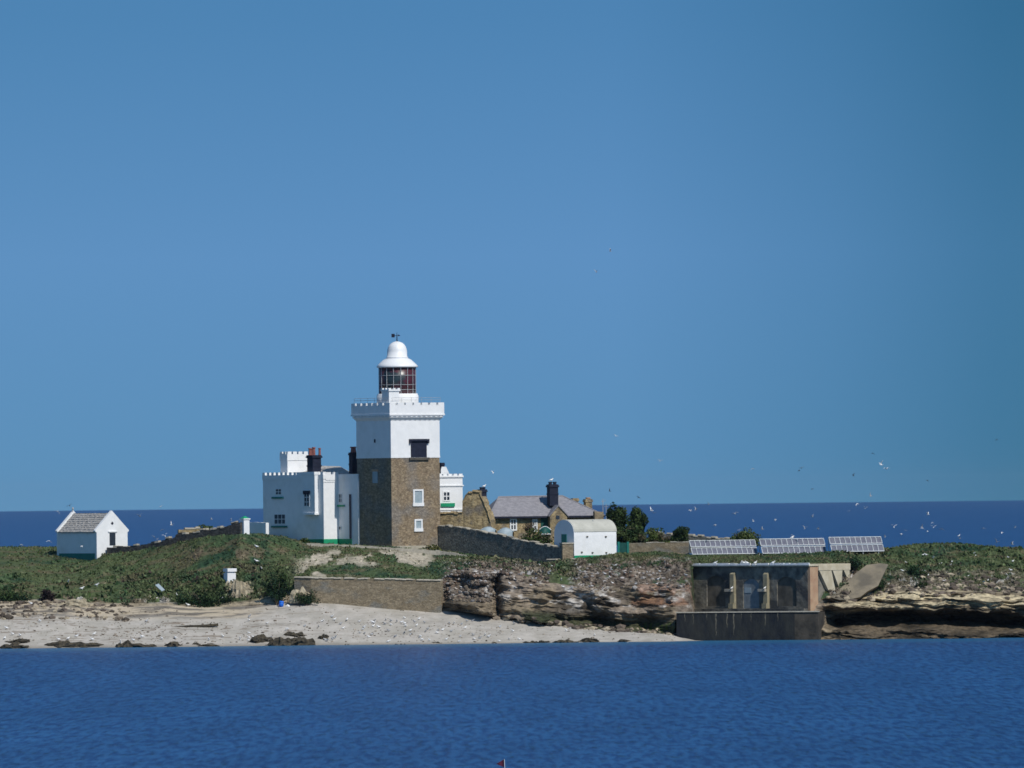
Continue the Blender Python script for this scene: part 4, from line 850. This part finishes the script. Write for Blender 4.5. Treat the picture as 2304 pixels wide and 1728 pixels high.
for px_s, w_s, yb in ((1560, 2, 1405), (1611, 4, 1430), (1636, 3.4, 1412), (1651, 3, 1430), (1722, 3, 1408), (1590, 1.6, 1395), (1690, 1.8, 1400), (1668, 1.4, 1392), (1750, 1.6, 1398), (1541, 1.6, 1399)):
    a, b, q0, q1 = Qf.rect('R', .0, px_s-w_s/2, px_s+w_s/2, 1377, yb); m = MB(); n = 9; q1 = qz-.02; vs = []
    for k in range(n+1):
        u = k/n; cx_ = (a+b)/2+sr_.uniform(-.05, .05); hw = (b-a)/2*(1-.75*u)*sr_.uniform(.6, 1.25); z_ = q1+(q0-q1)*u
        vs += [Qf.p(cx_-hw, .012, z_), Qf.p(cx_+hw, .012, z_), Qf.p(cx_+hw, -.02, z_), Qf.p(cx_-hw, -.02, z_)]
    m.add(vs, [(k*4+p_, k*4+(p_+1) % 4, k*4+4+(p_+1) % 4, k*4+4+p_) for k in range(n) for p_ in range(4)]+[(0,1,2,3), (n*4, n*4+1, n*4+2, n*4+3)])
    m.build('lime_streak', M['streak'], qy)

# ------------------------------------------------------------------ solar arrays
def solar(p0, p1, yt, yb, Yc, ncol, label, skew):
    sf = Fr(at(p0+skew, yb, Yc)[:2], 13); L = sf.hit(p1, yb, 'R', 0)[0]; z0_ = at(p0+skew, yb, Yc)[2]; hz = (yb-yt)*.05*(1000+Yc)/1000
    run = 1.35
    def P(u, v, off=0): return sf.p(u, -run*v + off*.6, z0_+hz*v + off*.7)
    t = thing('solar_array', at(p0+skew, yb, Yc), label, 'solar panels', 'solar arrays on the turf above the quay')
    fm = MB()
    def bar(u0, v0, u1, v1, r=.042): fm.tube([P(u0, v0, .05), P(u1, v1, .05)], r, 5)
    for v in (0, .45, .55, 1): bar(0, v, L, v, .055)
    cw = L/ncol
    for i in range(ncol+1):
        bar(i*cw, 0, i*cw, .45); bar(i*cw, .55, i*cw, 1)
        if i % 3 == 0: fm.tube([P(i*cw, 1, -.05), sf.p(i*cw, -run-.1, z0_-.6)], .04, 5); fm.tube([P(i*cw, .02, -.05), sf.p(i*cw, -.02, z0_-.6)], .04, 5)
    fm.build('frame', M['alu'], t)
    for rw_ in ((.02, .44), (.56, .98)):
        for i in range(ncol):
            m = MB(); a, b = i*cw+.03, (i+1)*cw-.03
            m.add([P(a, rw_[0]), P(b, rw_[0]), P(b, rw_[1]), P(a, rw_[1]), P(a, rw_[0], -.04), P(b, rw_[0], -.04), P(b, rw_[1], -.04), P(a, rw_[1], -.04)], BOXF); m.build('panel', M['panel'], t)
solar(1553, 1705, 1217.5, 1248, -12.5, 13, 'leftmost bank of white-framed solar panels beside the low concrete wall', 5)
solar(1709, 1860, 1214, 1246, -12.5, 12, 'middle bank of white-framed solar panels, in front of the domed green bush', 7)
solar(1867, 1989, 1210, 1242, -12.5, 10, 'rightmost and shortest bank of white-framed solar panels', 5)

# ------------------------------------------------------------------ shrubs and trees
def shrub(name, label, cat, px0, px1, py0, py1, Yc, dep, n, leaf, cols, seed, stem=True, group=None, lumps=7):
    rg = np.random.RandomState(seed); c0 = at((px0+px1)/2, py1, Yc); top = at((px0+px1)/2, py0, Yc)[2]
    rx = (px1-px0)*.05*(1000+Yc)/2000; hz = top-c0[2]
    base = (c0[0], c0[1], c0[2]); t = thing(name, base, label, cat, group)
    m = MB(); L = []
    for _ in range(lumps*6):
        a = rg.uniform(0, 6.28); r_ = rg.uniform(0, .68)**.8; el = rg.uniform(.12, .78)
        cap_ = math.sqrt(max(.05, 1-r_*r_))
        q = rg.normal(size=3); q /= np.linalg.norm(q); q *= rg.uniform(.1, .80); ball = hz > rx*1.5
        zq = hz*(.48+.52*q[2]) if ball else hz*(.05+abs(q[2])*.95)
        L.append((q[0]*rx, q[1]*dep, zq, rg.uniform(.22, .36), rg.uniform(.65, 1.4), cols[rg.randint(len(cols))]))
    for _ in range(n):
        lx, ly, lz, ls, br, cl = L[rg.randint(len(L))]
        d = rg.normal(size=3); d /= np.linalg.norm(d); rad = ls*rg.uniform(.55, 1.08)
        x = lx+d[0]*rad*rx; y = ly+d[1]*rad*dep; z = max(-.1, lz+d[2]*rad*hz*(.55 if hz > rx*1.5 else .8))
        u = rg.normal(size=3); u /= np.linalg.norm(u); v = np.cross(u, rg.normal(size=3)); v /= np.linalg.norm(v); s = leaf*rg.uniform(.5, 1.4)
        p = np.array((base[0]+x, base[1]+y, base[2]+z)); k = br*rg.uniform(.7, 1.3)
        m.add([p-u*s, p+v*s*.6, p+u*s, p-v*s*.6], [(0,1,2,3)], tuple(q*k for q in cl))
    m.build('foliage', M['leaf'], t)
    if stem:
        m = MB()
        for k in range(4):
            a = rg.uniform(0, 6.28); m.tube([(base[0]+.1*k-.15, base[1], base[2]-.4), (base[0]+math.cos(a)*rx*.25, base[1]+math.sin(a)*.3, base[2]+hz*.35), (base[0]+math.cos(a)*rx*.5, base[1]+math.sin(a)*.5, base[2]+hz*.65)], [.09, .06, .02], 6)
        m.build('trunk', M['bark'], t)
    return t
DK = [(.016,.034,.012),(.028,.050,.016),(.045,.068,.022)]; MD = [(.03,.055,.015),(.055,.08,.02),(.075,.095,.035)]; BL = [(.012,.03,.016),(.02,.045,.02),(.035,.06,.02)]
shrub('elder_tree', 'dark round tree right of the cottage, left and larger of the pair', 'tree', 1362, 1416, 1130, 1210, 8, 2.2, 8000, .13, DK, 1)
shrub('elder_tree', 'dark rounded tree right of the cottage, right and lower of the pair', 'tree', 1404, 1462, 1138, 1216, 7, 2.2, 7000, .13, DK, 2)
shrub('bramble_bank', 'dark green scrub sloping down right of the barrel-roofed hut', 'shrub', 1380, 1462, 1176, 1240, -3, 2.2, 6500, .13, DK+[(.06,.055,.03)], 3)
shrub('bramble_bank', 'tawny green scrub on the slope between dark trees and ridge wall', 'shrub', 1430, 1520, 1184, 1230, 2, 2, 4600, .12, MD+[(.10,.08,.05)], 4, stem=False)
shrub('round_bush', 'round dark bush on the skyline behind the low concrete wall', 'bush', 1505, 1562, 1180, 1226, -4, 1.4, 4600, .11, DK, 5)
shrub('domed_bush', 'wide domed green bush on the skyline behind the solar panels', 'bush', 1630, 1722, 1187, 1226, -2, 2, 4600, .12, MD, 6)
shrub('purple_bush', 'dark purplish bush at the top of the beach on the far left', 'bush', 82, 128, 1322, 1364, -17.4, .9, 2200, .10, [(.012,.010,.014),(.02,.014,.018),(.03,.022,.022)], 7)
shrub('beach_bush', 'dark green bush spreading over the bank edge left of the sand slope', 'bush', 385, 545, 1308, 1376, -17.6, 1.3, 5400, .11, BL, 8)
shrub('bank_bush', 'dark green bush tumbling over the left end of the retaining wall', 'bush', 586, 664, 1286, 1354, -19.6, 1.0, 4300, .11, BL, 9)
shrub('bank_bush', 'thin dark bush trailing down to the sand by the retaining wall', 'bush', 655, 728, 1318, 1356, -21.2, .6, 1500, .09, BL, 10)
shrub('slope_bush', 'small dark green bush on the slope beside the crumbling buttress wall', 'bush', 1271, 1303, 1276, 1310, -18, .8, 1500, .10, BL, 11)
shrub('slope_bush', 'dark green bush just right of the derelict building\'s top', 'bush', 1905, 1942, 1252, 1285, -22.5, .9, 1500, .10, BL, 12)
shrub('slope_bush', 'broad dark green bush on the grassy slope right of the pale ramp', 'bush', 2030, 2092, 1266, 1300, -20, 1.0, 2400, .10, BL, 13)
shrub('slope_bush', 'low dark green bush low on the slope at the edge of the pale rock', 'bush', 2058, 2092, 1306, 1324, -25.4, .6, 900, .09, BL, 14)
shrub('slope_bush', 'low green bush tucked against the foot of the pale ramp', 'bush', 1964, 1998, 1300, 1322, -25, .6, 900, .09, BL, 15)
shrub('sunlit_shrub', 'olive shrub at the right foot of the tower', 'shrub', 948, 998, 1222, 1240, -1.2, .7, 1200, .10, [(.08,.09,.03),(.11,.11,.035),(.06,.07,.02)], 16, stem=False)
shrub('garden_shrub', 'green garden shrubs in front of the cottage, behind the dark wall', 'shrub', 1150, 1250, 1188, 1226, -1, 1.2, 3200, .12, MD+[(.14,.12,.08)], 17, stem=False)
shrub('garden_shrub', 'leggy brown shrub growing against the front of the cottage', 'shrub', 1175, 1210, 1172, 1206, 4, .8, 700, .09, [(.12,.09,.06),(.09,.07,.05)], 18)
shrub('wall_shrub', 'small green bush topping the ruined wall on the hill', 'shrub', 432, 486, 1178, 1196, 3.5, .8, 1300, .10, MD, 19, stem=False)
shrub('dark_bush', 'dark bush on the beach-top ledge below the left slope', 'bush', 262, 300, 1350, 1372, -17.3, .7, 900, .09, [(.012,.018,.012),(.02,.03,.014)], 20, stem=False)
shrub('dark_bush', 'leftmost dark green bush at the top of the beach', 'bush', -30, 76, 1316, 1356, -16.8, 1.1, 3000, .11, BL, 21, stem=False)
shrub('house_shrub', 'small green shrub at the foot of the white house', 'shrub', 668, 700, 1206, 1224, -2, .6, 900, .09, MD, 22, stem=False)

# ------------------------------------------------------------------ loose things
def lump(name, label, cat, px0, px1, py0, py1, Yc, mname, seed, group=None, dep=None, flat=.0):
    rg = np.random.RandomState(seed); c0 = at((px0+px1)/2, py1, Yc); top = at((px0+px1)/2, py0, Yc)[2]; rx = (px1-px0)*.05*(1000+Yc)/2000; hz = max(.1, top-c0[2]); dep = dep or rx*.6
    m = MB(); nu, nv = 28, 10; vs = []
    for j in range(nv+1):
        el = (j/nv)*math.pi/2*1.0
        for i in range(nu):
            a = 2*math.pi*i/nu; k = 1+.30*(vno(np.array(3*math.cos(a)+seed), np.array(3*math.sin(a)+j*.6), seed)-.5)*2+.22*(float(vno(np.array(7*math.cos(a)+seed), np.array(7*math.sin(a)), seed+3))-.5)*2
            h_ = hz*math.sin(el)**.8*(1+.30*(float(vno(np.array(9*math.cos(a)*math.cos(el)+seed), np.array(j*.9), seed+5))-.5)*2+.45*(float(vno(np.array(2.2*math.cos(a)*math.cos(el)+seed*3.1), np.array(2.2*math.sin(a)*math.cos(el)), seed+9))-.5)*2)
            vs.append((c0[0]+rx*math.cos(a)*math.cos(el)**.6*k, c0[1]+dep*math.sin(a)*math.cos(el)**.6*k, c0[2]-.15+h_+ (0 if j else -.1)))
    fs = [(j*nu+i, j*nu+(i+1) % nu, (j+1)*nu+(i+1) % nu, (j+1)*nu+i) for j in range(nv) for i in range(nu)]+[tuple(range(nu))]
    m.add(vs, fs); o = m.build(name, M[mname]); return tag(o, label, cat, group)
def Yat(px, py): return gi(px, py)[0].y
SR = [(14,72,1437,1446),(0,62,1448,1458),(98,170,1443,1452),(150,232,1443,1453),(262,300,1443,1456),(290,352,1446,1455),(372,412,1443,1452),(425,508,1446,1459),(560,612,1430,1444),(600,662,1439,1456),(645,712,1434,1451),(768,792,1449,1458),(884,930,1447,1456),(925,978,1449,1456),(972,996,1442,1453),(1305,1345,1434,1442),(1180,1212,1440,1446),(1212,1236,1439,1444),(1388,1420,1437,1442),(1250,1300,1438,1445),(1095,1130,1443,1448),(640,690,1420,1430),(716,742,1426,1436)]
for i, (a, b, y0_, y1_) in enumerate(SR):
    lump('shore_rock', 'low dark weedy rock on the sand at the water\'s edge', 'rock', a, b, y0_, y1_, max(-35, Yat((a+b)/2, y1_)), 'weed', 50+i, 'dark weedy rocks along the tideline', .8)
TR = [(20,70,1384,1396,'weed'),(122,208,1352,1372,'tanrock'),(0,30,1360,1374,'tanrock'),(205,262,1370,1384,'weed'),(118,140,1356,1368,'tanrock'),(30,76,1376,1392,'weed')]
LT = ['dark boulder on the upper beach at far left', 'pale tan rock outcrop below the purplish bush', 'pale rock at the left edge of the upper beach', 'dark hollow ledge of rock on the upper beach', 'small pale rock against the tan outcrop', 'broad dark boulder beside the far left boulder']
for i, (a, b, y0_, y1_, mm_) in enumerate(TR): lump('beach_boulder', LT[i], 'rock', a, b, y0_, y1_, -18.6, mm_, 80+i, dep=.6)
lump('pale_outcrop', 'pale sandy boulder below the white box on the bank', 'rock', 518, 566, 1312, 1342, -16.6, 'tanrock', 91, dep=.6)
lump('pale_outcrop', 'pale rock poking out at the foot of the bank bushes', 'rock', 654, 694, 1326, 1352, -20.4, 'tanrock', 92, dep=.5)
t = thing('white_hide', at(519, 1304, -15), 'small white box hut standing alone on the green bank', 'box')
hy = gi(519, 1306)[0].y-.6; wf = Fr(at(512, 1304, hy)[:2], 30); q0, q1 = at(519, 1305, hy)[2], at(519, 1279, hy)[2]; m = MB()
wf.box(m, 0, 1.05, -.9, 0, q0-.3, q0+(q1-q0)*.60); wf.box(m, .1, 1.0, -.8, -.12, q0+(q1-q0)*.60, q0+(q1-q0)*.72); m.build('body', M['white'], t)
m = MB(); wf.box(m, -.05, 1.1, -.95, .12, q0+(q1-q0)*.72, q1); m.build('lid', M['white'], t)
t = thing('fallen_sheet', at(360, 1326, -15), 'tilted grey-blue sheet lying on the left bank', 'sheet')
m = MB(); P_ = [at(349, 1316, -14.6), at(357, 1313, -14.2), at(371, 1327, -15.2), at(364, 1330, -15.4)]; m.add(P_+[(p[0], p[1]+.06, p[2]-.06) for p in P_], BOXF); m.build('sheet', M['sheet'], t)
tag(t, cat='sheet')
a = gi(633, 1366)[0]; t = thing('blue_drum', a, 'bright blue drum washed up at the top of the beach', 'drum')
m = MB(); m.tube([(a.x-.05, a.y, a.z-.02), (a.x, a.y, a.z+.18), (a.x+.05, a.y, a.z+.62)], [.25, .27, .25], 14); dd = m.build('body', M['blue'], t, True)
m = MB(); m.tube([(a.x-.02, a.y, a.z+.2), (a.x-.01, a.y, a.z+.24)], .285, 14); m.tube([(a.x+.03, a.y, a.z+.45), (a.x+.034, a.y, a.z+.49)], .28, 14); m.build('hoop', M['blue'], dd)
lump('plastic_sack', 'crumpled white sack lying just right of the blue drum', 'sack', 643, 658, 1360, 1369, -20.4, 'white', 95, dep=.35)
a = gi(480, 1412)[0]
t = thing('driftwood', a, 'long dark driftwood log lying across the left beach', 'log')
m = MB(); m.tube([(a.x-4.6, a.y+.5, a.z+.10), (a.x-2.8, a.y-.1, a.z+.16), (a.x-1, a.y, a.z+.15), (a.x+.6, a.y, a.z+.3)], [.05, .12, .17, .15], 8); m.tube([(a.x-.4, a.y, a.z+.2), (a.x-.1, a.y-.1, a.z+.6)], [.08, .03], 6); m.build('log', M['weed'], t, True)
# upturned boats in the cottage yard
def boat(px0, px1, py0, py1, Yc, mname, label, rim):
    a, b = at(px0, py1, Yc), at(px1, py1, Yc); L = b[0]-a[0]; hz = at(px0, py0, Yc)[2]-a[2]; t = thing('upturned_boat', a, label, 'boat'); m = MB(); vs = []; n = 14; k = 9
    for i in range(n+1):
        u = i/n; w_ = .75*math.sin(math.pi*min(1, .12+u*.95))**.6; h_ = hz*(.55+.45*math.sin(math.pi*u))
        for j in range(k): an = math.pi*j/(k-1); vs.append((a[0]+u*L, a[1]-w_*math.cos(an), a[2]+h_*math.sin(an)))
    m.add(vs, [(i*k+j, i*k+j+1, (i+1)*k+j+1, (i+1)*k+j) for i in range(n) for j in range(k-1)]+[tuple(range(k)), tuple(range(n*k, n*k+k))]); m.build('hull', M[mname], t, True)
    m = MB(); m.tube([vs[i*k] for i in range(n+1)], .05, 6); m.tube([vs[i*k+k//2] for i in range(n+1)], .05, 6); m.build('keel_and_gunwale', M[rim], t)
boat(1080, 1117, 1186, 1203, 1.0, 'sheet', 'grey-blue upturned boat behind the dark wall, left of two', 'sheet')
boat(1119, 1156, 1188, 1208, -.5, 'sheet', 'grey-blue upturned boat behind the dark wall, right of two', 'sheet')
boat(1213, 1240, 1185, 1202, 1.5, 'dgreen', 'dark green upturned boat with a white rim near the cottage door', 'white')
# pot-marker flag
Yf = -1000+500; fp = at(1135, 1752, Yf); t = thing('marker_flag', (fp[0], fp[1], 0), 'dark red triangular marker flag on a pole in the foreground water', 'flag')
fz = fp[2]; zt_ = at(1135, 1709, Yf)[2]; zb_f = at(1135, 1725, Yf)[2]
m = MB(); m.tube([(fp[0]+.10, fp[1], -.8), (fp[0], fp[1], zt_+.02)], .022, 8); m.build('pole', M['alu'], t)
m = MB(); vs = []; n = 8
for i in range(n+1):
    u = i/n; hh = (1-u)*.56; zc_ = (zt_*.48+zb_f*.52) - .03*u; yy = .04*math.sin(u*7)
    for s_ in (1, -1):
        for d_y in (-.008, .008): vs.append((fp[0]-.015-u*.44, fp[1]+yy+d_y, zc_+s_*hh*(zt_-zb_f)*1.0))
fs = []
for i in range(n):
    q = i*4; fs += [(q, q+4, q+6, q+2), (q+1, q+3, q+7, q+5), (q, q+1, q+5, q+4), (q+2, q+6, q+7, q+3)]
m.add(vs, fs); m.build('flag', M['flag'], t)
m = MB(); m.lathe((fp[0]+.08, fp[1]), [(.05, -.3), (.2, -.2), (.24, 0), (.2, .15), (.06, .22)], 14); m.build('float', M['pot'], t, True)

# ------------------------------------------------------------------ birds
def bird_mesh(name, kind, mname):
    m = MB()
    if kind == 'fly0' or kind == 'fly1' or kind == 'fly2':
        m.tube([(-.26, 0, 0), (-.12, 0, .01), (.02, 0, .02), (.14, 0, .04), (.22, 0, .05), (.30, 0, .035)], [.015, .06, .085, .06, .045, .008], 8)
        dih = {'fly0': (.22, .05), 'fly1': (.38, .50), 'fly2': (-.05, -.25)}[kind]
        for s in (-1, 1):
            A = [(.10, 0, .05), (-.07, 0, .04), (.13, s*.26, .05+dih[0]), (-.03, s*.27, .04+dih[0]), (-.02, s*.62, .05+dih[1]), (-.06, s*.58, .04+dih[1])]
            m.add(A+[(p[0], p[1], p[2]-.014) for p in A], [(0,2,3,1), (2,4,5,3), (6,7,9,8), (8,9,11,10), (0,6,8,2), (2,8,10,4), (4,10,11,5), (5,11,9,3), (3,9,7,1)])
        m.add([(-.22,-.02,0), (-.38,-.08,0), (-.38,.08,0), (-.22,.02,0), (-.22,-.02,-.012), (-.38,-.08,-.012), (-.38,.08,-.012), (-.22,.02,-.012)], BOXF)
    else:
        m.tube([(-.30, 0, .16), (-.16, 0, .18), (0, 0, .20), (.10, 0, .24), (.15, 0, .32), (.19, 0, .35), (.27, 0, .335)], [.012, .06, .09, .075, .045, .042, .006], 8)
        for s in (-1, 1): m.tube([(.02, s*.035, .14), (.02, s*.035, 0)], .012, 5); m.add([(.01, s*.085, .22), (-.30, s*.02, .20), (-.05, s*.07, .14), (.05, s*.08, .16), (.01, s*.095, .22), (-.30, s*.03, .20), (-.05, s*.082, .14), (.05, s*.092, .16)], BOXF)
    o = m.build(name, M[mname], None, True); o.location = (0, 0, 0); me = o.data; bpy.data.objects.remove(o)
    # recentre
    return me
FL = [bird_mesh('flying_gull', k, mm) for k in ('fly0', 'fly1', 'fly2') for mm in ('bird', 'birdg', 'birdd')]
ST = [bird_mesh('standing_gull', 'st', mm) for mm in ('bird', 'birdg')]
def put(me, name, loc, rz, sc, label, cat, group, tilt=(0, 0)):
    o = bpy.data.objects.new(name, me); COL.objects.link(o); o.location = loc; o.rotation_euler = (tilt[0], tilt[1], rz); o.scale = (sc, sc, sc); return tag(o, label, cat, group)
rb = random.Random(12)
def fly(px, py, k, sc=1.0, label=None, Y=None, group='seabirds flying over the island'):
    Yc = Y if Y is not None else rb.uniform(-25, 10)
    put(FL[k], 'flying_gull', at(px, py, Yc), rb.uniform(0, 6.28), sc*.55, label, 'bird', group, (rb.uniform(-.6, .6), rb.uniform(-.4, .4)))
SKY = [(1373,566,1),(1342,613,1),(1385,982,0),(1485,1038,1),(1694,1057,0),(1804,1054,1),(1110,1065,0),(1960,1117,1)]
for (x, y, k) in SKY: fly(x, y, k+3*rb.randint(0, 2), 1.0, 'small pale gull flying high against the blue sky', group='pale gulls against the sky')
for (x, y, k) in [(1963,1022,2),(1828,1102,2),(1798,1060,2),(1920,1071,2),(1372,1106,2),(1436,1120,2),(2086,1083,2),(2243,991,2)]: fly(x, y, k+3*rb.randint(0, 2), .85, 'small dark bird silhouetted against the sky', group='dark birds against the sky')
fly(1983, 1047, 3, 1.35, 'brighter upper gull of the close pair high on the right', group='pair of gulls high on the right'); fly(1995, 1056, 0, 1.3, 'lower gull of the close pair high on the right', group='pair of gulls high on the right')
SEA = [(1466,1150),(1471,1155),(1553,1150),(1565,1148),(1594,1136),(1654,1157),(1695,1174),(1745,1171),(1828,1164),(1811,1190),(1841,1191),(1911,1152),(1929,1136),(1946,1145),(1609,1184),(1783,1208),(2011,1187),(2028,1204),(2037,1195),(2075,1190),(2074,1187),(2088,1159),(2098,1178),(2100,1188),(2087,1197),(2119,1193),(1992,1209),(2158,1206),(2213,1191),(2254,1200),(2242,1221),(2278,1226),(2285,1187),(2160,1212),(128,1153),(362,1141),(365,1195),(372,1207),(315,1163),(385,1182),(476,1170),(519,1172),(345,1209),(355,1214),(110,1220),(48,1228),(1716,1192),(1663,1194)]
for (x, y) in SEA: fly(x, y, 3*rb.randint(0, 2)+(0 if rb.random() < .55 else 1), rb.uniform(.75, 1.15), 'small white gull flying low in front of the dark blue sea', group='gulls flying low before the sea')
fly(157, 1139, 2, 1.1, 'dark bird perched in flight just above the left gable of the small hut', Y=9, group='birds by the small hut'); fly(184, 1231, 0, .9, 'white gull flying past the shaded side of the small hut', Y=0, group='birds by the small hut')
for (x, y) in [(1470,1458),(1505,1456),(1475,1462),(1682,1455),(1783,1459),(1812,1449),(1840,1451),(1856,1450),(1867,1447),(1973,1449),(1990,1448),(2048,1448),(2063,1452),(2084,1448),(2124,1449),(2131,1448),(1055,1460),(1065,1457),(1052,1468),(835,1462),(420,1468),(520,1472),(12,1525),(1415,1451)]:
    fly(x, y, 0+3*rb.randint(0, 2), .8, 'tiny white gull skimming the water close to the shore', Y=-40, group='gulls skimming the inshore water')
# standing birds
def stand(px, py, k=0, sc=1.0, label='', group=''):
    p = gi(px, py)[0]; put(ST[k], 'standing_gull', (p.x, p.y, p.z), rb.uniform(0, 6.28), sc, label, 'bird', group)
for _ in range(95):
    px = min(1500, max(560, rb.gauss(900, 190))); lim = np.interp(px, [560, 990, 1500], [1385, 1395, 1428]); stand(px, rb.uniform(lim, 1446), 0 if rb.random() < .65 else 1, rb.uniform(.7, 1.0), 'small white tern standing on the open pale sand', 'terns resting on the beach')
for (x, y) in [(10,1440),(14,1418),(28,1432),(45,1432),(173,1434),(212,1429),(132,1442),(155,1440),(206,1441),(272,1448),(300,1445),(318,1435),(365,1440),(395,1438),(470,1443),(500,1436),(540,1440),(90,1400),(330,1400)]: stand(x, y, 0, 1.0, 'white gull standing on the left part of the beach near dark rocks', 'gulls on the left beach')
for (x, y) in [(186,1325),(219,1320),(424,1366),(398,1341),(499,1350),(578,1266),(588,1283),(578,1234),(70,1363),(446,1352),(154,1310)]: stand(x, y, 0, 1.1, 'white gull sitting on the green left bank', 'gulls on the left bank')
for _ in range(46):
    px = rb.uniform(1010, 1552); stand(px, rb.uniform(1268, 1330), 0 if rb.random() < .5 else 1, rb.uniform(.65, .9), 'white gull perched on the rubbly cliff top', 'gulls nesting on the cliff top')
for _ in range(26):
    px = rb.uniform(1990, 2290); stand(px, rb.uniform(1245, 1318), 0, rb.uniform(.6, .85), 'white gull sitting in the grass on the right slope', 'gulls in the grass on the right')
for px, py, Yc, lb in ((1241, 1084, 14.5, 'gull perched on the black chimney of the slate cottage'), (1090, 1098, 9, 'gull perched on the black chimney beside the ochre ruin'), (1783, 1213.5, -14, 'gull perched on top of the middle solar bank')):
    put(ST[0], 'standing_gull', at(px, py, Yc), .6, 1.1, lb, 'bird', None)
for i, px in enumerate((1668, 1673, 1680, 1700, 1740, 1610)):
    a, z_ = Kf.hit(px, 1268, 'R', 0); put(ST[0], 'standing_gull', Kf.p(a, .0, ktop+.24), rb.uniform(0, 6), 1.0, 'white gull standing on the pale cornice of the derelict building', 'bird', 'gulls on the cornice')
for a0 in (1646, 1720):
    a, z_ = Kf.hit(a0, 1325, 'R', .8); put(ST[0], 'standing_gull', Kf.p(a-.1, .6, z_-.1), 1, 1.0, 'white gull on a stone halfway up a buttress of the derelict building', 'bird', 'gulls on the buttresses')

# ------------------------------------------------------------------ sea air
m = bpy.data.materials.new('haze'); m.use_nodes = True; N = m.node_tree.nodes; N.clear()
pv = N.new('ShaderNodeVolumePrincipled'); pv.inputs['Color'].default_value = (0.70, 0.83, 1, 1); pv.inputs['Density'].default_value = 0.000011; pv.inputs['Anisotropy'].default_value = 0.2
mo = N.new('ShaderNodeOutputMaterial'); m.node_tree.links.new(pv.outputs[0], mo.inputs['Volume'])
hz_ = MB(); hz_.box((-6500, -1500, -3), (6500, 13500, 42)); hz_ = hz_.build('haze', m); tag(hz_, kind='stuff')
